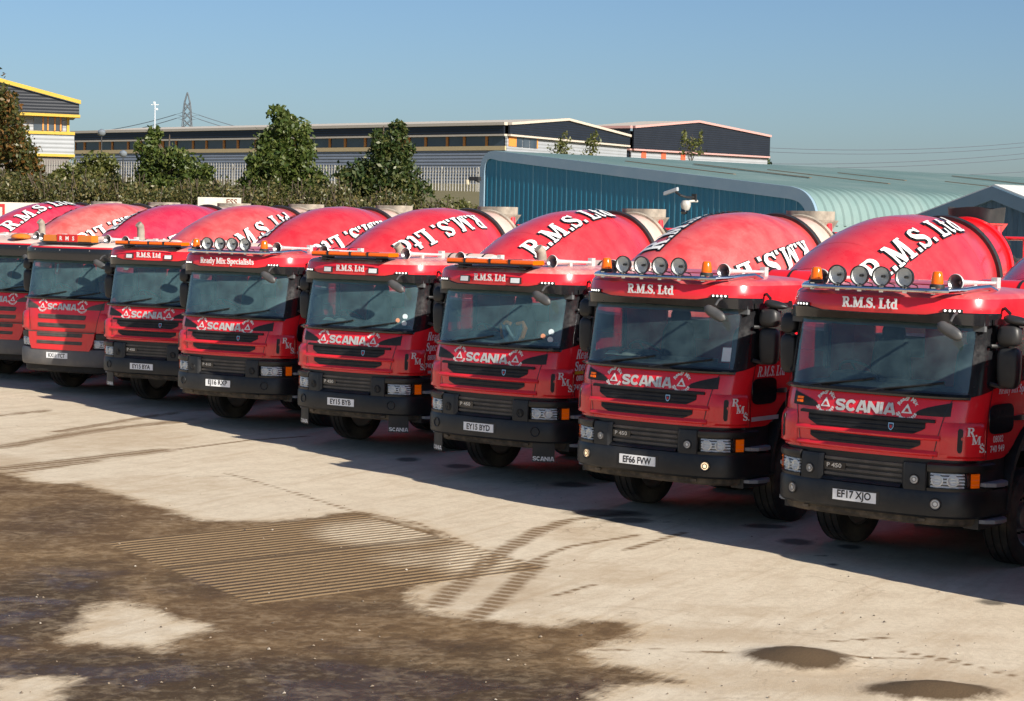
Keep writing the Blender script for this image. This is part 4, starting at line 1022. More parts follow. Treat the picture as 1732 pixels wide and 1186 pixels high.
tread = ramp(t, math_(t, 'PINGPONG', math_(t, 'ADD', sx.outputs['X'], MUL(n_fin, .13)), .085), .012, .42, .050, 1)
k_st = MUL(MUL(edge(A('streak'), 1.6, .20, .66, jag), .92), tread)
col = mixc(t, k_halo, conc, (.42, .285, .145))
col = mixc(t, MUL(k_mud, thin), col, mudc)
col = mixc(t, MUL(ribk, .93), col, slabc)
col = mixc(t, k_st, col, mixc(t, n_fin, (.115, .066, .028), (.23, .145, .070)))
col = mixc(t, edge(A('mound'), 1.6, .22, .50, jag), col, mixc(t, n_grit, (.050, .031, .015), (.135, .088, .047)))
col = mixc(t, MUL(edge(A('oil'), 1.5, .30, .75, jag), .78), col, (.040, .034, .028))
gr = mixc(t, noise(t, 3, 6, .7, v), (.10, .085, .035), (.20, .17, .085))
col = mixc(t, A('grass'), col, gr)
t.links.new(col, b.inputs['Base Color'])
wet = MUL(MUL(k_mud, k_damp_vignette), ramp(t, noise(t, .9, 5, .55, v, 1.2), .42, 0, .60, 1))
t.links.new(ramp(t, wet, 0, .92, 1, .25), b.inputs['Roughness'])
hh = math_(t, 'ADD', MUL(n_fin, .45), math_(t, 'ADD', MUL(n_grit, .22), math_(t, 'ADD', MUL(MUL(k_mud, n_clod), 1.1), MUL(MUL(ribk, crown), .7))))
bump(t, hh, .55, .03, b)
b.inputs['Specular IOR Level'].default_value = .3
me.materials.append(gm)
ground = bpy.data.objects.new('ground', me); C.objects.link(ground); ground['kind'] = 'structure'
def m_stones(mb):
    for k in range(420):
        x = random.uniform(-5, 6); y = random.uniform(13.9, 26); r = random.choice([.006, .008, .010, .014])*random.uniform(.7, 1.3)
        if random.random() < .5: y = random.uniform(13.9, 18.5)
        o = Vector((x, y, r*.35)); P = [o+Vector((random.uniform(.7,1.2)*r*cos(q), random.uniform(.7,1.2)*r*sin(q), random.uniform(-.2,.3)*r)) for q in lin(0, 2*pi, 6)[:-1]]+[o+Vector((0,0,r*.8))]
        mb.add(P, [(i, (i+1) % 5, 5) for i in range(5)], random.choice([0, 0, 0, 0, 1, 2]))
single('gravel', m_stones, [simple('grit', (.22,.17,.12), .9), simple('pale_grit', (.36,.31,.25), .9), simple('dark_grit', (.08,.06,.045), .9)], kind='stuff', smooth=0,
       label='small loose stones scattered over the muddy concrete', cat='gravel')

# ------------------------------------------------------------------ the row of trucks
T_SIDE = [('Ready Mix', .42, 1.80, .125, .72, True), ('Specialists', .42, 1.64, .125, .66, True), ('08082', .46, 1.48, .10, .9, False), ('740 949', .42, 1.36, .10, .9, False)]+RMS_COL
T8_SIDE = [('08082', .55, 1.425, .095, .9, False), ('740 949', .50, 1.325, .095, .95, False), ('Ready Mix Specialists', .56, 1.93, .085, .8, True)]+RMS_COL
T7_SIDE = [('R.M.S. Ltd', .50, 1.86, .12, .8, True)]+RMS_COL
def inv(a): return ((a, False), (a-84, True))
def upr(a): return ((a, True), (a+95, False))
TRUCKS = [
 (10, -14.95, 46.8, 27, 'red mixer truck at the far end of the row, only its drum top showing', dict(old=1, drum='drum_c', text=upr(17), bar='dome', dusty=1)),
 (0, -12.95, 44.3, 27, 'red mixer truck with pale salmon drum and upside-down lettering, cab out of view', dict(old=1, drum='drum_d', text=inv(52), dusty=1, bar='amber')),
 (1, -10.80, 41.6, 27.2, 'red mixer truck with black visor cut by the left edge, magenta drum behind', dict(old=1, drum='drum_c', text=inv(62), bar='dome', pipe=(-.35, 3.3), dusty=1, lip=1)),
 (2, -8.739, 38.684, 27.3, 'red mixer truck with black visor, five-slot red grille and plate KX11 YCT', dict(old=1, plate='KX11 YCT', bar='old', drum='drum_b', text=upr(49), pipe=(.42, 3.3), dusty=1, lip=1)),
 (3, -6.670, 36.34, 28, 'red mixer truck with amber roof bar and plate EY15 BYA', dict(plate='EY15 BYA', model='P 450', bar='amber', head='R.M.S. Ltd', headlamps=1, drum='drum_a', text=inv(55), flaps=1, lip=1, dusty=1, side=T_SIDE)),
 (4, -4.809, 33.136, 31.3, 'red mixer truck with three white words above its windscreen, plate EJ16 RXP', dict(plate='EJ16 RXP', model='P 410', bar='lamps', head='Ready Mix Specialists', drum='drum_a', text=inv(41), lowwin=1, side=RMS_COL, stripe=(1.285,.45,.95,.045))),
 (5, -2.524, 30.235, 34.9, 'red mixer truck with amber roof bar and plate EY15 BYB', dict(plate='EY15 BYB', model='P 450', bar='amber', head='R.M.S. Ltd', headlamps=1, drum='drum_a', text=upr(23), flaps=1, lip=1, dusty=1, side=T_SIDE, stickers=1, pipe=(-.5, 3.1), stripe=(1.245,.47,.95,.04))),
 (6, -.381, 27.001, 38.4, 'red mixer truck with amber roof bar, plate EY15 BYD, orange vest behind its windscreen', dict(plate='EY15 BYD', model='P 450', bar='amber', head='R.M.S. Ltd', headlamps=1, drum='drum_b', text=((66, False), (-16, True)), flaps=1, lip=1, dusty=1, side=T_SIDE, stickers=1, ystripe=1, pipe=(-.55, 3.15))),
 (7, 1.562, 23.645, 38.9, 'red mixer truck with lit fog lamps and four roof lamps, plate EF66 FVW', dict(plate='EF66 FVW', model='P 450', bar='lamps', head='R.M.S. Ltd', drum='drum_a', text=upr(35), fog='lit', lowwin=1, side=T7_SIDE, stripe=(1.285,.45,1.05,.05), permit=1, eyeled=1, clean=1)),
 (8, 3.663, 20.862, 40.5, 'red mixer truck with unlit fog lamps and four roof lamps, plate EF17 XJO', dict(plate='EF17 XJO', model='P 450', bar='lamps', head='R.M.S. Ltd', drum='drum_c', text=upr(12), fog='unlit', lowwin=1, side=T8_SIDE, eyeled=1, clean=1)),
 (9, 5.80, 17.95, 41.5, 'red mixer truck cut off by the right edge, only a black mirror showing', dict(bar='amber', drum='drum_a', text=upr(30), plate=None, flaps=1)),
]
for id_, x, y, th, lab, v_ in TRUCKS:
    v_['id'] = id_; truck(x, y, th, lab, v_)
def world(tid, p):
    for id_, x, y, th, _, _ in TRUCKS:
        if id_ == tid: 
            a = radians(th); return Vector((x+p[0]*cos(a)+p[1]*sin(a), y-p[0]*sin(a)+p[1]*cos(a), p[2])), radians(-th)
def m_vest(mb):
    # a hi-vis vest draped over the facia: two shoulder loops, tape, crumpled panels
    def panel(sx):
        def f(u, v):
            x = sx*(.03+.15*u)-.03*v*sx; z = .23*(1-v)+.02*sin(7*u+3*v); y = .05*sin(5*u+2*v)-.04*v
            return (x, y, z)
        return f
    for sx in (-1, 1):
        mb.tube([(sx*.05,0,.23),(sx*.14,.02,.25),(sx*.2,.0,.18),(sx*.17,-.02,.06),(sx*.08,-.03,.0)], [.025,.032,.035,.032,.02], 8)
        mb.grid(panel(sx), lin(0, 1, 8), lin(0, 1, 8), 1)
    mb.tube([(-.1,-.03,.2),(-.02,-.04,.1),(.08,-.04,.02)], .018, 6, 2)
p, rz = world(6, (.22, .36, 1.93)); o = single('hi_vis_vest', m_vest, [M['hiviz_o'], M['navy'], M['grey_tape']], 'orange hi-vis vest lying behind the windscreen of a truck', 'vest'); o.location = p; o.rotation_euler = (0, 0, rz)
p, rz = world(2, (.62, 1.02, 1.80)); o = single('hi_vis_jacket', m_vest, [M['hiviz_y'], M['hiviz_y'], M['grey_tape']], 'yellow hi-vis jacket on the seat of the black-visored truck', 'jacket'); o.location = p; o.rotation_euler = (0, 0, rz); o.scale = (1.5, 1.5, 1.9)
def m_pennant(mb):
    mb.prism([(-.06,.12),(.07,.14),(.05,-.08),(0,-.13),(-.06,-.10)], lambda x, y, d: (x, d, y), 0, .008, 0); mb.prism([(-.01,.09),(.045,.10),(.01,-.07),(-.02,-.06)], lambda x, y, d: (x, d-.002, y), 0, .002, 1); mb.tube([(0,.004,.13),(.0,.004,.22)], .004, 4, 1)
p, rz = world(2, (-.42, .42, 2.42)); o = single('pennant', m_pennant, [M['red_mark'], M['white']], 'small red and white pennant hanging inside a windscreen', 'pennant'); o.location = p; o.rotation_euler = (0, 0, rz)
def m_rag(mb): mb.grid(lambda u, v: (.5*u, .18*v+.03*sin(9*u), .02+.05*abs(sin(6*u+2*v))*(1-abs(2*v-1))), lin(0, 1, 22), lin(0, 1, 8))
for tid, ps, lab in ((5, (-.75, .34, 1.94), 'crumpled pale papers on the dashboard of plate EY15 BYB truck'), (7, (-.85, .36, 1.94), 'crumpled pale papers on the dashboard of plate EF66 FVW truck')):
    p, rz = world(tid, ps); o = single('papers', m_rag, [simple('pale_paper', (.5,.44,.36), .9)], lab, 'papers', key='rag', group='papers on dashboards'); o.location = p; o.rotation_euler = (0, 0, rz)

# ------------------------------------------------------------------ buildings
def clad(name, col, pitch, axis='Z', depth=.6, dust=None, rough=.45):
    """profiled metal sheet: ridges across one object axis"""
    m, t, b = new_mat(name); v = objvec(t); s = N(t, 'ShaderNodeSeparateXYZ'); t.links.new(v, s.inputs[0])
    k = math_(t, 'FRACT', math_(t, 'DIVIDE', s.outputs[axis], pitch)); h = ramp(t, k, .0, 0, .25, 1); h2 = ramp(t, k, .55, 1, .8, 0)
    hh = math_(t, 'MULTIPLY', h, h2); bump(t, hh, depth, pitch*.3, b)
    n = noise(t, .6, 6, .6, v)
    t.links.new(mixc(t, ramp(t, n, .4, 0, .8, .35), col, dust or tuple(c*1.3+.01 for c in col)), b.inputs['Base Color']); b.inputs['Roughness'].default_value = rough
    return m
BU = Vector((.743, .669, 0)); BW = Vector((-.669, .743, 0)); B0 = Vector((11.3, 75, 0))     # blue shed: long axis, end-wall axis, near corner
SP = [(0,0),(0,3.55),(.06,3.95),(.22,4.35),(.5,4.66),(.85,4.85),(1.3,4.95),(17.9,6.45),(18.45,6.46),(18.8,6.32),(19.02,6.02),(19.1,5.6),(19.1,0)]
SPs = SP[:1]+catmull(SP[1:7], 4)+catmull(SP[7:12], 4)+SP[-1:]
def bp(t, z, l): q = B0+BW*t+BU*l; return (q.x, q.y, z)
shed = thing('blue_shed', 'teal blue metal shed with curved eaves and a pale ribbed roof', 'shed', tuple(B0))
def rel(fn): 
    def g(mb):
        fn(mb); mb.v = [(x-B0.x, y-B0.y, z-B0.z) for x, y, z in mb.v]
    return g
wm = simple('teal_wall_sheet', (.014, .140, .225), .42, dust=(.022, .17, .26), scale=.5, amt=.5)
wl_ = simple('sunlit_sheet_joint', (.16, .30, .36), .4)  # pale strips paint in sunlight caught on the sheet joints
def ztop(t): return float(np.interp(t, [p[0] for p in SPs], [p[1] for p in SPs])) if 0 < t < 19.1 else 0
def m_shedwall(mb):
    t = .06; k = 0
    while t < 19.0:
        for a, b_, da, db in ((0,.045,.0,.035),(.045,.125,.035,.035),(.125,.17,.035,0),(.17,.30,0,0)):
            t0, t1 = t+a, min(t+b_, 19.06)
            mb.add([bp(t0,0,-da),bp(t1,0,-db),bp(t1,ztop(t1)-.05,-db),bp(t0,ztop(t0)-.05,-da)], [(0,1,2,3)])
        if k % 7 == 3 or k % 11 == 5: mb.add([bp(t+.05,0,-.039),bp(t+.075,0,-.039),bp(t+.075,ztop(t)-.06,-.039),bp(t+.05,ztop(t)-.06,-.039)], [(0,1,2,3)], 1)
        t += .30; k += 1
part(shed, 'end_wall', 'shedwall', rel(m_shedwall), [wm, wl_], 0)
def m_verge(mb):
    n = len(SPs); rings = []
    for i, (t, z) in enumerate(SPs):
        a = Vector(SPs[max(i-1,0)]); c = Vector(SPs[min(i+1,n-1)]); d = (c-a).normalized(); nn = Vector((-d.y, d.x))
        out = Vector((t, z))+nn*.05; inn = Vector((t, z))-nn*(.42 if t < 17.5 else .42-.18*min(1, (t-17.5)/1.3))
        inn.x = min(max(inn.x, .0+.01), 19.09)
        rings.append([bp(out.x,out.y,-.10),bp(inn.x,max(inn.y,0),-.10),bp(inn.x,max(inn.y,0),-.03),bp(out.x,out.y,.10)])
    mb.loft(rings)
part(shed, 'verge_trim', 'verge', rel(m_verge), [simple('blue_grey_trim', (.20, .30, .38), .45, dust=(.30, .38, .44), scale=.7)], 40)
def m_shedroof(mb):
    ls = []; l = 0
    while l < 130: ls += [(l, 0), (l+.06, .07), (l+.15, .07), (l+.21, 0)]; l += .50
    S2 = SPs[1:-1]
    nr = []
    for i, (t, z) in enumerate(S2):
        a = Vector(S2[max(i-1,0)]); c = Vector(S2[min(i+1,len(S2)-1)]); d = (c-a).normalized(); nr.append((-d.y, d.x))
    mb.grid(lambda i, q: bp(S2[i][0]+nr[i][0]*ls[q][1], S2[i][1]+nr[i][1]*ls[q][1], ls[q][0]), range(len(S2)), range(len(ls)))
roofm = simple('weathered_green_roof_sheet', (.15, .235, .225), .55, dust=(.25, .32, .30), scale=.25, amt=.9)
part(shed, 'roof', 'shedroof', rel(m_shedroof), [roofm], 25)
rs_ = random.Random(5); RJ = simple('rusty_brown_joint', (.13, .095, .06), .8, dust=(.2,.16,.11), scale=2)
for k in range(26):
    l = 3+k*4.3+rs_.uniform(-.8,.8); t0 = rs_.uniform(1.8, 9); t1 = t0+rs_.uniform(3.5, 7)
    def m_streaks(mb, l=l, t0=t0, t1=t1):
        z = lambda t: 4.95+(t-1.3)*(6.45-4.95)/16.3+.075
        mb.loft([[bp(t,z(t),l),bp(t,z(t)+.03,l+.01),bp(t,z(t)+.03,l+.17),bp(t,z(t),l+.18)] for t in lin(t0, min(t1,16.8), 5)])
    part(shed, 'roof_joint', ('shedstreak', k), rel(m_streaks), [RJ], 30)
def m_shedside(mb):
    mb.add([bp(0,0,0),bp(0,0,130),bp(0,3.6,130),bp(0,3.6,0)], [(0,1,2,3)]); mb.add([bp(19.1,0,0),bp(19.1,0,130),bp(19.1,5.2,130),bp(19.1,5.2,0)], [(0,1,2,3)])
part(shed, 'side_wall', 'shedside', rel(m_shedside), [roofm], 0)
# security cameras on the shed wall
cctv = thing('security_camera', 'white tubular security camera on a bracket against the teal wall', 'camera', (6.75, 77.9, 4.75), radians(-42), 'security cameras on the shed')
part(cctv, 'housing', 'cch', lambda mb: (mb.loft([[(x-.30,-.75+dy,.0+z+.28*(x+.0)) for dy, z in ((-.07,-.06),(.07,-.06),(.07,.06),(0,.09),(-.07,.06))] for x in lin(-.35,.28,4)]),), [simple('camera_white', (.36,.38,.40), .4)])
part(cctv, 'bracket', 'ccb', lambda mb: (mb.tube([(-.1,-.75,-.03),(.1,-.72,-.15),(.22,-.5,-.22),(.25,-.05,-.22)], .05, 8), mb.box(.15,.35,-.08,-.0,-.36,-.08)), [M['black']])
dome = thing('security_camera', 'white dome security camera on a bracket under the tubular one', 'camera', (6.95, 77.9, 4.15), radians(-42), 'security cameras on the shed')
part(dome, 'housing', 'dmh', lambda mb: (mb.lathe([(.22,.05),(.2,.15),(.08,.2),(-.02,.19),(-.1,.16),(-.17,.11),(-.2,.02)], (-.05,-.5,.05), (0,0,1), 18), mb.tube([(-.05,-.5,.2),(.12,-.3,.24),(.15,-.04,.24)], .05, 8)), [simple('dome_white', (.48,.46,.42), .4, dust=(.2,.2,.2), amt=.6)])
part(dome, 'lens', 'dml', lambda mb: mb.lathe([(-.10,.12),(-.2,.15),(-.28,.11),(-.32,.02)], (-.10,-.52,.02), (0,0,1), 14), [M['darkglass']])
lampw = thing('security_camera', 'small dark camera on the left corner of the teal shed', 'camera', (-1.68, 88.9, 5.25), radians(-42), 'security cameras on the shed')
part(lampw, 'housing', 'cls', lambda mb: (mb.box(-.1,.45,-.45,-.25,-.05,.12), mb.tube([(.1,-.35,0),(.1,0,-.1)], .04, 6)), [M['black']])
part(lampw, 'lamp', 'cls2', lambda mb: mb.lathe([(0,.09),(.2,.12),(.22,.02)], (-.2,-.4,-.22), (0,0,1), 10), [simple('lamp_cream', (.5,.45,.33), .5)])

# small dark gabled shed at the right
g0 = Vector((13.81, 58, 0)); gx = Vector((.669, -.743, 0)); gy = Vector((.743, .669, 0))
gs = thing('gabled_shed', 'dark blue gabled shed with ribbed end wall and white roof', 'shed', tuple(g0), atan2(gx.y, gx.x))
HW = 4.6; pit = .33
def gz(x): return 4.76-abs(x)*pit
def m_gwall(mb):
    x = -HW; k = 0
    while x < HW:
        for a, c, da, db in ((0,.05,0,.05),(.05,.16,.05,.05),(.16,.21,.05,0),(.21,.36,0,0)):
            x0, x1 = x+a, min(x+c, HW); mb.add([(x0,-da,2.75),(x1,-db,2.75),(x1,-db,gz(x1)-.30),(x0,-da,gz(x0)-.30)], [(0,1,2,3)])
        x += .36
part(gs, 'gable_wall', 'gwall', m_gwall, [simple('navy_sheet', (.030, .080, .125), .5, dust=(.05,.11,.16), scale=.8)], 0)
part(gs, 'base_wall', 'gbase', lambda mb: mb.box(-HW, HW, .02, .3, 0, 3.55), [simple('grey_blockwork', (.24, .25, .29), .9, scale=2)], 0)
def m_gtrim(mb):
    for s in (-1, 1): mb.loft([[(s*x,-.16,gz(x)-.36),(s*x,-.16,gz(x)+.03),(s*x,.0,gz(x)+.03),(s*x,.0,gz(x)-.36)] for x in (0.001, HW+.3)])
part(gs, 'verge', 'gtrim', m_gtrim, [simple('slate_blue_trim', (.075, .135, .19), .5, scale=.8)], 20)
def m_groof(mb):
    for s in (-1, 1): mb.loft([[(s*x,-.05,gz(x)+.035),(s*x,9,gz(x)+.035),(s*x,9,gz(x)+.09),(s*x,-.05,gz(x)+.09)] for x in (0.001, HW+.35)])
part(gs, 'roof', 'groof', m_groof, [clad('white_roof_sheet', (.62,.62,.58), .4, 'Y', .4)], 0)

# far units on the bank
BLK = clad('black_cladding', (.010, .013, .020), .3, 'Z', .2, rough=.4); GRY = clad('grey_cladding', (.22, .25, .30), .4, 'Z', .5, rough=.45)
GRYL = clad('pale_grey_cladding', (.30, .315, .33), .4, 'Z', .4, rough=.5)
CRM = simple('cream_trim', (.52, .40, .22), .6); ORG = simple('orange_frame', (.62, .24, .045), .5); YEL = simple('yellow_trim', (.50, .32, .03), .5); PNK = simple('pink_trim', (.48, .27, .24), .6)
WIN = simple('far_window_glass', (.035, .05, .07), .12, coat=.5, scale=.3, dust=(.10,.12,.14), amt=.6); GRYR = simple('pale_roof_edge', (.50, .44, .36), .6)
def unit(name, label, P0, P1, P2, ztop, zridge, zs, trims, winbits, zb=7.0):
    """P1 is the near corner; front P1-P0, gable P1-P2. zs: black bottom, window top/bottom, sill, base"""
    R = thing(name, label, 'warehouse', (P1[0], P1[1], zb)); O = Vector((*P1, 0)); L = Vector((*P0, 0))-O; G = Vector((*P2, 0))-O
    Ln, Gn = L.normalized(), G.normalized(); LL, GG = L.length, G.length
    tf, ts = trims
    nf = Vector((L.y, -L.x, 0)).normalized(); nf = nf if nf.y < 0 else -nf; ng = Vector((G.y, -G.x, 0)).normalized(); ng = ng if ng.y < 0 else -ng
    def face(a, D, nrm, x0, x1, z0, z1, off, th=.25):
        def f(mb):
            q = [a+D*x0+nrm*off, a+D*x1+nrm*off, a+D*x1+nrm*(off-th), a+D*x0+nrm*(off-th)]
            mb.loft([[(p.x-P1[0], p.y-P1[1], z-zb) for p in q] for z in (z0, z1)])
        return f
    B, w0, w1, sl_, base = zs
    Z0 = Vector((0,0,0))
    # front
    part(R, 'black_cladding', object(), face(O, Ln, nf, 0, LL, B, ztop-.35, .5), [BLK], 0)
    part(R, 'roof_edge', object(), face(O, Ln, nf, -.3, LL+.3, ztop-.35, ztop, .75, .6), [tf], 0)
    part(R, 'soffit_trim', object(), face(O, Ln, nf, -.2, LL, B-.22, B, .6, .5), [tf], 0)
    part(R, 'grey_wall', object(), face(O, Ln, nf, 0, LL, base, w1-.5, .1), [GRY], 0)
    part(R, 'sill_trim', object(), face(O, Ln, nf, 0, LL, w1-.5, w1, .22), [ts], 0)
    x = .4; k = 0
    while x < LL-1:
        wd = 2.5+(.8 if k % 2 else 0)
        w_ = part(R, 'window', object(), face(O, Ln, nf, x, min(x+wd, LL), w1, w0, .02), [WIN], 0)
        part(w_, 'window_frame', object(), face(O, Ln, nf, min(x+wd, LL-.1), min(x+wd+(1.6 if k % 7 == 4 else .32), LL), w1, w0, .16), [ORG], 0)
        x += wd+(1.6 if k % 7 == 4 else .32); k += 1
    # gable end
    def gab(z0f, z1f, off, th=.25, x0=0, x1=GG):
        def f(mb):
            xs_ = [x0, GG*.45, x1] if x0 < GG*.45 < x1 else [x0, x1]
            rings = []
            for x in xs_:
                q0 = O+Gn*x+ng*off; q1 = O+Gn*x+ng*(off-th)
                rings.append([(q0.x-P1[0],q0.y-P1[1],z0f(x)-zb),(q0.x-P1[0],q0.y-P1[1],z1f(x)-zb),(q1.x-P1[0],q1.y-P1[1],z1f(x)-zb),(q1.x-P1[0],q1.y-P1[1],z0f(x)-zb)])
            mb.loft(rings)
        return f
    top = lambda x: ztop+(zridge-ztop)*(1-abs(x-GG*.45)/(GG*.45 if x < GG*.45 else GG*.55))
    part(R, 'gable_cladding', object(), gab(lambda x: B, lambda x: top(x)-.3, .5), [BLK], 0)
    part(R, 'gable_edge', object(), gab(lambda x: top(x)-.3, top, .75, .6), [tf], 0)
    part(R, 'gable_trim', object(), gab(lambda x: B-.22, lambda x: B, .6, .5), [tf], 0)
    part(R, 'gable_wall', object(), gab(lambda x: base, lambda x: B-.22, .08), [GRYL], 0)
    for x0, x1, nm, mt in winbits: part(R, nm, object(), gab(lambda x: w1, lambda x: w0, .16, .2, x0, x1), [mt], 0)
    # roof slopes and the hidden walls
    def rf(mb):
        r0 = O+Gn*GG*.45; e = O+G
        for a, za, c, zc in ((O, ztop, r0, zridge), (r0, zridge, e, ztop)):
            q = [(a, za-.05), (c, zc-.05), (c+L, zc-.05), (a+L, za-.05)]; mb.add([(p.x-P1[0], p.y-P1[1], z-zb) for p, z in q], [(0,1,2,3)])
        for a, c in ((O+L, O+L+G), (O+G, O+G+L)): mb.add([(p.x-P1[0], p.y-P1[1], z-zb) for p, z in ((a, base), (c, base), (c, ztop-.1), (a, ztop-.1))], [(0,1,2,3)])
    part(R, 'roof', object(), rf, [GRYR], 0)
    return R
unit('long_warehouse', 'long low black and grey warehouse with cream eaves and orange window frames', (-64.4, 294.7), (-1.2, 240), (14.61, 267.6), 14.95, 16.2, (13.55, 13.33, 12.15, 11.7, 6.5), (GRYR, CRM),
     [(.4, 2.2, 'orange_panel', ORG), (2.2, 3.6, 'window', WIN), (3.8, 5.4, 'window', WIN), (5.6, 7.2, 'window', WIN), (7.2, 7.5, 'orange_panel', ORG)])
unit('black_warehouse', 'black warehouse with pink verge trim beyond the long one', (8.0, 275), (15.35, 270), (36.09, 290), 16.25, 17.6, (13.2, 12.98, 11.9, 11.6, 7), (PNK, PNK),
     [(2+4*i, 2.9+4*i, 'orange_panel', simple('red_panel', (.6,.10,.04), .5)) for i in range(3)])
# yellow trimmed unit at the left
yw = thing('yellow_trim_warehouse', 'grey and black warehouse with bright yellow trim at left edge', 'warehouse', (-42.35, 195, 7.0), radians(15))
def ybox(x0, x1, y0, y1, z0, z1): return lambda mb: mb.box(x0, x1, y0, y1, z0-7, z1-7)
def slope(x0, x1, off, z0a, z1a, z0b, z1b, th=.5):      # from x0 (left) to x1 (right)
    return lambda mb: mb.loft([[(x,-off,za-7),(x,-off,zb-7),(x,-off+th,zb-7),(x,-off+th,za-7)] for x, za, zb in ((x0, z0a, z1a), (x1, z0b, z1b))])
part(yw, 'black_cladding', 'y1', slope(-22, 0, 1.2, 12.9, 19.0, 12.62, 13.65, 12), [BLK], 0)
part(yw, 'roof_edge', 'y2', slope(-22, .15, 1.5, 19.0, 19.4, 13.65, 14.0, .6), [YEL], 0)
part(yw, 'soffit_trim', 'y3', slope(-22, .1, 1.35, 12.62, 12.9, 12.36, 12.62, 1.4), [YEL], 0)
part(yw, 'upper_wall', 'y4', ybox(-22, -1.1, 0, 11, 11.0, 12.5), [GRYL], 0)
yw_w = part(yw, 'window', 'y5', ybox(-4.2, -1.5, -.08, .2, 11.1, 12.4), [WIN], 0)
[part(yw_w, 'mullion', ('y5b', x), lambda mb, x=x: mb.box(x, x+.14, -.16, .1, 4.1, 5.4), [ORG], 0) for x in (-3.4, -2.95, -2.3, -1.75)]
part(yw, 'yellow_panel', 'y6', ybox(-1.1, .05-.9, -.1, 11, 10.9, 12.5), [YEL], 0)
part(yw, 'middle_trim', 'y7', ybox(-22, -.35, -.35, 11, 10.72, 11.0), [YEL], 0)
part(yw, 'lower_wall', 'y8', ybox(-22, -.40, -.2, 11, 8.85, 10.72), [GRYL], 0)
part(yw, 'base_trim', 'y9', ybox(-22, -.35, -.35, 11, 8.6, 8.85), [YEL], 0)
part(yw, 'base_wall', 'y10', ybox(-22, -.9, 0, 11, 5.5, 8.6), [simple('brown_base', (.16,.14,.13), .8)], 0)
# palisade fence
pal = thing('palisade_fence', 'pale grey steel palisade fence along the top of the bank', 'fence', (-30, 176, 0))
def m_pales(mb):
    a, c = Vector((-45.5, 181)), Vector((0, 163)); L = (c-a).length; n = 190; d = (c-a)/L
    for k in range(n):
        q = a+d*(L*(k+.5)/n); z = 5.35+.0*k; w = d*.055
        zz = 7.95-.25*k/n-.15*0
        mb.add([(q.x-w.x+30,q.y-w.y-176,z),(q.x+w.x+30,q.y+w.y-176,z),(q.x+w.x+30,q.y+w.y-176,zz-.12),(q.x+30,q.y-176,zz),(q.x-w.x+30,q.y-w.y-176,zz-.12),(q.x+30,q.y-176-.05,z),(q.x+30,q.y-176-.05,zz-.05)], [(0,5,6,3,4),(5,1,2,3,6)])
pm = simple('galvanised_pale', (.38, .365, .33), .5, .0)
o = part(pal, 'pale', 'pales', m_pales, [pm], 0); o['kind'] = 'stuff'
def m_palrail(mb):
    for h in (.35, 2.0): mb.tube([(-15.5,5.1,5.45+h),(30,-12.9,5.25+h)], .05, 5)
part(pal, 'rail', 'palrail', m_palrail, [pm], 0)
for k in range(16):
    u = k/15; q = Vector((-15.5,5.1,0)).lerp(Vector((30,-12.9,0)), u)
    pk = part(pal, 'post', 'palpost', lambda mb: mb.box(-.06,.06,.06,.18,5.2,7.7), [pm], 0); pk.location = q

# ------------------------------------------------------------------ trees, hedge, dry bank
def leafmat(name, c0, c1, c2):
    m = bpy.data.materials.new(name); m.use_nodes = True; t = m.node_tree; t.nodes.clear()
    g = N(t, 'ShaderNodeNewGeometry'); rnd = g.outputs['Random Per Island']
    r = N(t, 'ShaderNodeValToRGB'); e = r.color_ramp.elements; e[0].color = (*c0, 1); e[1].color = (*c2, 1); x = e.new(.55); x.color = (*c1, 1); t.links.new(rnd, r.inputs[0])
    d = N(t, 'ShaderNodeBsdfDiffuse'); tr = N(t, 'ShaderNodeBsdfTranslucent'); gl = N(t, 'ShaderNodeBsdfGlossy'); gl.inputs['Roughness'].default_value = .45; gl.inputs[0].default_value = (.6,.6,.55,1)
    mx = N(t, 'ShaderNodeMixShader'); mx.inputs[0].default_value = .45; m2 = N(t, 'ShaderNodeMixShader'); m2.inputs[0].default_value = .05; out = N(t, 'ShaderNodeOutputMaterial')
    t.links.new(r.outputs[0], d.inputs[0]); t.links.new(r.outputs[0], tr.inputs[0]); t.links.new(d.outputs[0], mx.inputs[1]); t.links.new(tr.outputs[0], mx.inputs[2])
    t.links.new(mx.outputs[0], m2.inputs[1]); t.links.new(gl.outputs[0], m2.inputs[2]); t.links.new(m2.outputs[0], out.inputs[0]); return m
LEAF = {'green': leafmat('green_leaves', (.045,.080,.016), (.095,.135,.026), (.17,.19,.05)),
        'dark': leafmat('dark_leaves', (.034,.064,.018), (.066,.100,.025), (.14,.14,.04)),
        'rust': leafmat('autumn_leaves', (.045,.060,.018), (.10,.10,.025), (.26,.11,.03)),
        'olive': leafmat('olive_leaves', (.075,.095,.020), (.13,.145,.034), (.21,.195,.06)),
        'hedge': leafmat('hedge_leaves', (.045,.055,.016), (.105,.110,.032), (.24,.185,.07)),
        'dry': leafmat('dry_grass_blades', (.13,.105,.040), (.20,.165,.060), (.27,.215,.085))}
BARK = simple('bark', (.07, .052, .036), .9, scale=5, bmp=.4)
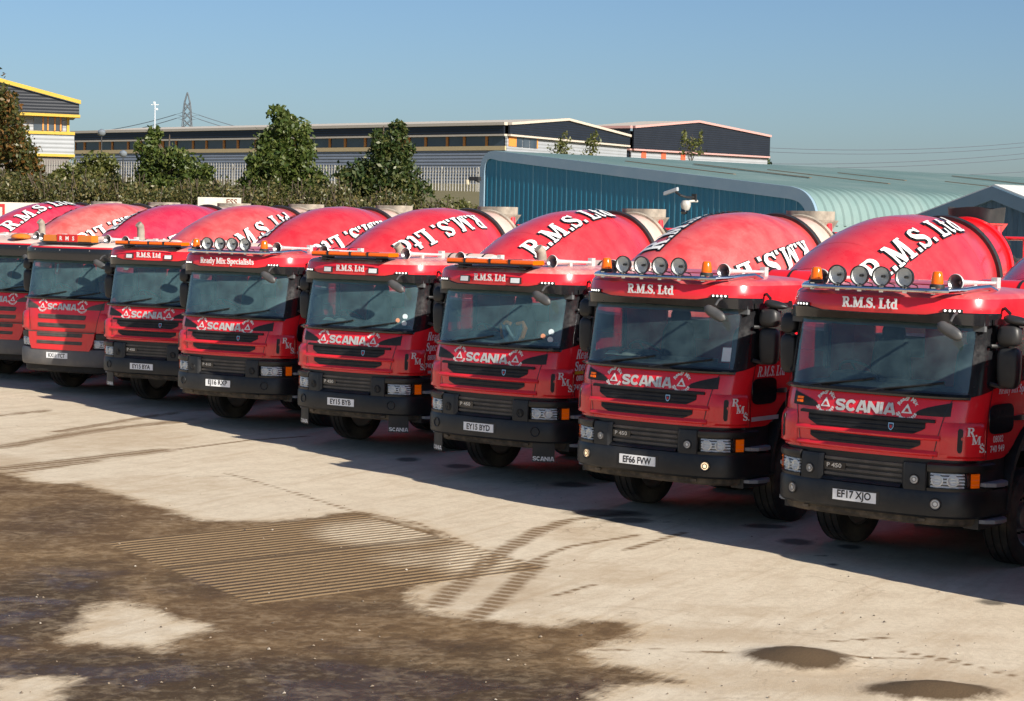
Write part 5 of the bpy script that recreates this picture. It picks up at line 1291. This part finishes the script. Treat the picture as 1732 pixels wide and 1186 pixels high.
def leaves(mb, blobs, n, size, r, fill=.55):
    """leaf-sized quads through the volume of uneven clumps; blobs: (centre, radii, weight)"""
    w = np.array([b_[2] for b_ in blobs]); w = w/w.sum()
    for k in r.choice(len(blobs), n, p=w):
        c, rad, _ = blobs[k]; d = r.normal(size=3); d /= np.linalg.norm(d)+1e-9; q = r.random()**fill*(.86+.28*r.random())
        p = np.array(c)+d*q*np.array(rad)
        u = r.normal(size=3); u /= np.linalg.norm(u); v_ = np.cross(u, r.normal(size=3)); v_ /= np.linalg.norm(v_)+1e-9
        s = size*r.uniform(.6, 1.5); a, b_ = u*s, v_*s*.5
        mb.add([p-a*.5, p+b_*.5, p+a*.5, p-b_*.5], [(0,1,2,3)])
def tree(name, label, loc, base, blobs, n, size, mat, seed, trunk=.16, group='trees on the bank', cat='tree', limbs=7):
    r = np.random.default_rng(seed); R = thing(name, label, cat, loc, 0, group)
    bl = []
    for c, rad, w in blobs:                                                   # break each clump into smaller uneven ones
        bl.append((c, tuple(x*.85 for x in rad), w*.6))
        m = 13
        for _ in range(m):
            d = r.normal(size=3); d /= np.linalg.norm(d); k = r.uniform(.22, .45); q = r.uniform(.6, 1.08)
            bl.append((tuple(np.array(c)+d*np.array(rad)*q), tuple(x*k for x in rad), w*1.0/m))
    part(R, 'crown', object(), lambda mb: leaves(mb, bl, n, size, r), [LEAF[mat]], 0)
    top = max(c[2]+rad[2]*.4 for c, rad, w in blobs)
    def tk(mb):
        mb.tube([(0,0,-.5),(.05,.02,top*.3),(-.04,.03,top*.6),(.02,0,top)], [trunk*1.3,trunk,trunk*.65,trunk*.2], 8)
        for k in range(limbs):
            c, rad, w = blobs[k % len(blobs)]; z = top*r.uniform(.25,.6); e = np.array(c)+r.normal(size=3)*np.array(rad)*.4
            mb.tube([(0,0,z),tuple(np.array([0,0,z])*.5+e*.5+np.array([0,0,.2])),tuple(e)], [trunk*.5,trunk*.3,trunk*.08], 6)
    part(R, 'trunk', object(), tk, [BARK]); return R
def gz_(x, y): return float(terrain(np.array(x), np.array(y)))
TL = [
 ('bushy_tree', 'dark tree with rusty autumn leaves at the left edge', (-30.6, 121), [((-.6,0,4.6),(1.9,1.8,2.6),3),((.3,-.4,3.0),(2.1,1.8,2.2),3),((-1.2,.2,6.2),(.9,.9,1.4),1),((1.1,0,1.4),(1.6,1.6,1.5),2),((-.2,0,5.9),(.8,.8,1.3),.8)], 9500, .28, 'rust', 1),
 ('bushy_tree', 'round olive-green bush left of the forked tree', (-26.9, 126), [((0,0,1.5),(2.1,1.6,1.4),3),((-1.3,0,.9),(1.4,1.2,1.2),1.8),((1.2,.2,.9),(1.5,1.2,1.2),1.8)], 7600, .27, 'olive', 2),
 ('bushy_tree', 'green tree with two peaks below the globe lamps', (-21.0, 122), [((-1.1,0,2.3),(1.15,1.0,2.0),2),((1.0,0,1.8),(2.0,1.5,1.7),3.4),((-.95,0,3.9),(.5,.5,.8),.5),((.1,0,.8),(2.5,1.7,1.2),2.4)], 9200, .27, 'green', 3),
 ('bushy_tree', 'tall rounded green tree with pointed top, left of centre', (-13.7, 117), [((0,0,2.2),(2.35,1.9,2.2),4.5),((.15,0,3.9),(1.6,1.4,1.5),2.4),((.1,0,5.2),(.75,.7,.8),.7),((-1.4,0,1.5),(1.2,1.2,1.4),1.4),((1.3,0,1.6),(1.2,1.2,1.5),1.4)], 11500, .27, 'green', 4),
 ('bushy_tree', 'dark green tree nearest the teal shed', (-7.4, 112), [((0,0,2.0),(2.45,1.9,1.9),4.5),((.5,0,3.6),(1.35,1.2,1.3),1.8),((.75,0,4.7),(.6,.6,.7),.5),((-1.2,0,1.6),(1.5,1.3,1.5),1.4),((1.5,0,1.6),(1.2,1.2,1.5),1.2)], 11500, .27, 'dark', 5)]
for nm, lab, (x, y), bl, n, sz, mt, sd in TL: tree(nm, lab, (x, y, gz_(x, y)), 0, bl, n, sz, mt, sd)
for k, (x, y, zt, lab) in enumerate(((3.3, 150, 10.2, 'sparse young tree poking above the shed roof, left one of two'), (5.6, 152, 10.35, 'sparse young tree poking above the shed roof, right one of two'))):
    tree('young_tree', lab, (x, y, gz_(x, y)), 0, [((0,0,zt-7.2),(1.0,.9,1.3),2),((.2,0,zt-6.2),(.5,.5,.9),1)], 620, .22, 'olive', 20+k, .07)
tree('young_tree', 'thin bush against the black gable above the shed roof', (17.4, 200, 7), 0, [((0,0,4.2),(1.5,1.2,1.0),2),((-.8,0,5.0),(.3,.3,.8),.6),((.9,0,4.9),(.3,.3,.7),.5)], 420, .3, 'olive', 24, .07)
tree('bushy_tree', 'dark tree peeking out behind the black warehouse', (36.3, 305, 8), 0, [((0,0,4.6),(2.4,2,3.2),3),((-1.6,0,7.6),(.9,.9,1.0),.8)], 1500, .5, 'dark', 25, .25)
def m_hedge(mb):
    r = np.random.default_rng(9); bl = []
    for k in range(150):
        u = r.random(); x = -31+u*27.5; y = 108-4*u+r.normal()*1.2
        z = gz_(x, y); h = r.uniform(1.3, 2.15)*(1.0 if u < .8 else .8)
        bl.append(((x, y, max(z, .5)+h*.55), (r.uniform(.7,1.5), r.uniform(.7,1.2), h*.62), 1))
    leaves(mb, bl, 32000, .19, r, .45)
    for k in range(160):
        b_ = bl[r.integers(len(bl))]; c = b_[0]; mb.tube([(c[0]+r.normal()*.5, c[1], c[2]-2.2), (c[0]+r.normal()*.6, c[1]-.3, c[2]+b_[1][2]*.9)], .025, 4, 1)
single('hedge', m_hedge, [LEAF['hedge'], BARK], 'long brambly hedge with browning leaves behind the truck drums', 'hedge', smooth=0)
def m_dry(mb):
    r = np.random.default_rng(10)
    for k in range(9000):
        x = r.uniform(-33, 0); y = r.uniform(92, 118); z = gz_(x, y); h = r.uniform(.15, .55); a = r.uniform(0, pi); w = .05
        dx, dy = cos(a)*w, sin(a)*w; lx, ly = r.normal()*.15, r.normal()*.15
        mb.add([(x-dx,y-dy,z),(x+dx,y+dy,z),(x+lx+dx*.2,y+ly,z+h)], [(0,1,2)])
    bl = []
    for k in range(26):
        x = r.uniform(-6.5, -1.3); y = r.uniform(97, 108); bl.append(((x, y, gz_(x, y)+.3), (r.uniform(.4,.9), .5, r.uniform(.3,.75)), 1))
    leaves(mb, bl, 3600, .13, r, .5)
single('dry_grass', m_dry, [LEAF['dry']], 'dry straw-coloured grass on the bank beside the shed', 'grass', kind='stuff', smooth=0)
tree('low_shrub', 'low olive shrub on the dry bank by the shed corner', (-3.2, 111, gz_(-3.2, 111)), 0, [((0,0,.6),(.9,.7,.7),1),((.7,0,.4),(.6,.6,.5),.6)], 900, .16, 'olive', 31, .05, cat='shrub')
tree('low_shrub', 'low olive shrub on the left end of the bank', (-28.4, 112, gz_(-28.4, 112)), 0, [((0,0,1.0),(1.5,.9,1.1),1),((1.2,0,.6),(.9,.8,.8),.6)], 2400, .18, 'olive', 32, .05, cat='shrub')

# ------------------------------------------------------------------ small far things
for (x, y, z, lab) in ((-30.85, 150, 9.3, 'tall black lamp post with a clear globe'), (-29.43, 151, 7.8, 'short lamp post with a clear globe beside the tall one')):
    zb = gz_(x, y); R = thing('globe_lamp', lab, 'street lamp', (x, y, zb), 0, 'globe lamps on the bank')
    part(R, 'post', object(), lambda mb, h=z-zb: mb.tube([(0,0,0),(0,0,h-.3)], [.07,.045], 8), [M['black']])
    part(R, 'globe', 'globe', lambda mb: mb.lathe([(-.24,.1),(-.2,.2),(-.08,.29),(.06,.30),(.18,.22),(.28,.05)], (0,0,0), (0,0,1), 18), [simple('globe_plastic', (.16,.18,.20), .15, coat=.5)]).location = (0,0,z-zb)
mast = thing('camera_mast', 'slender white mast with a camera cluster on top', 'mast', (-37.66, 210, 7)); 
part(mast, 'pole', 'mpole', lambda mb: mb.tube([(0,0,0),(0,0,7.9)], [.08,.05], 8), [simple('mast_grey', (.55,.57,.6), .4)])
part(mast, 'camera_head', 'mhead', lambda mb: (mb.box(-.4,.4,-.05,.05,7.57,7.63), mb.box(-.12,.02,-.2,.1,7.7,7.9), mb.lathe([(0,.12),(.12,.12),(.2,.03)], (.2,0,7.05), (0,0,1), 10)), [simple('mast_white', (.7,.7,.68), .5)], 20)
for k, (px, py) in enumerate(((-147, 900),)):
    R = thing('pylon', 'lattice steel electricity pylon on the skyline', 'pylon', (px, py, 6))
    def m_pyl(mb):
        H = 50.5; lv = [(0,5.2),(10,4.2),(20,3.3),(29,2.5),(35,2.0),(38.5,1.75),(42,1.6),(46,1.2),(H,.1)]
        for s in (-1, 1):
            for q in (-1, 1): mb.tube([(s*w,q*w,z) for z, w in lv], .21, 4)
        for (z0, w0), (z1, w1) in zip(lv[:-1], lv[1:]):
            for s in (-1, 1):
                mb.tube([(s*w0,-w0,z0),(-s*w1,-w1,z1)], .15, 4); mb.tube([(s*w0,w0,z0),(-s*w1,w1,z1)], .15, 4); mb.tube([(w0,s*w0,z0),(w1,-s*w1,z1)], .1, 4)
        for z, w in ((40.6, 5.2), (39.0, 4.6)):
            for s in (-1, 1): mb.tube([(s*1.5,0,z-.8),(s*w,0,z),(s*1.4,0,z+1.2)], .12, 4)
    part(R, 'tower', 'pylon', m_pyl, [simple('pylon_steel', (.10,.115,.13), .6)], 0)
def sag(a, c, s, n=24): return [Vector(a).lerp(Vector(c), u)-Vector((0,0,4*s*u*(1-u))) for u in lin(0, 1, n)]
CB = simple('cable_grey', (.10,.115,.14), .6)
for k, (a, c, s, r_) in enumerate((((-152.2,900,46.6),(-262,960,41),6,.15), ((-151.6,900,45),(-262,960,38),6,.15), ((-141.8,900,46.6),(-60,1000,40),5,.15), ((-142.4,900,45),(-60,1000,38),5,.15),
      ((60,620,27.5),(230,700,42),5,.085), ((60,620,26.3),(230,700,40.5),5,.085), ((60,620,22),(230,700,38),4,.085), ((60,620,21),(230,700,36),4,.085), ((60,620,19),(230,700,29.5),3.5,.085), ((60,620,17.5),(230,700,26.5),3.5,.085))):
    nm = ('cable running left from the pylon', 'cable running right from the pylon', 'thin overhead power line crossing the sky at right')[0 if k < 2 else 1 if k < 4 else 2]
    single('power_line', lambda mb, a=a, c=c, s=s, r_=r_: mb.tube(sag(a, c, s), r_, 4), [CB], nm, 'cable', 'power lines '+('left of the pylon' if k < 2 else 'right of the pylon' if k < 4 else 'in the right sky'))
# things between the trucks and the bank
def m_board(mb): mb.box(-.72, .72, -.03, .03, .0, .95)
sg = thing('notice_board', 'weathered white board with faded lettering behind a hopper', 'sign', (-9.75, 66.4, 3.12), radians(-4))
part(sg, 'board', 'nb', m_board, [simple('weathered_white', (.66,.62,.54), .7, dust=(.40,.34,.27), scale=3, amt=.7)], 0)
def m_boardtext(mb):
    v, fc, w = sans('ESS', .27, .02); mb.add([(.42+x, -.036, .81+y) for x, y in v], fc)
part(sg, 'board_text', 'nbt', m_boardtext, [simple('faded_brown_lettering', (.16,.07,.045), .7)], 0)
part(sg, 'post', 'nbp', lambda mb: (mb.box(-.66,-.58,.03,.1,-3.1,.9), mb.box(.58,.66,.03,.1,-3.1,.9)), [BARK], 0)
ct = thing('site_cabin', 'long cream site cabin at the left edge behind the drums', 'cabin', (-17.2, 60, 0), radians(6))
part(ct, 'wall', 'ctw', lambda mb: mb.box(-4, 4.3, 0, 2.6, .2, 3.75), [simple('cream_wall', (.62,.55,.46), .7, dust=(.5,.44,.36), scale=.8, amt=.7)], 0)
part(ct, 'red_frame', 'ctf', lambda mb: (mb.box(1.55,1.95,-.03,.0,3.62,3.70), mb.box(1.55,1.61,-.03,0,3.35,3.62), mb.box(1.89,1.95,-.03,0,3.35,3.62)), [M['red_mark']], 0)
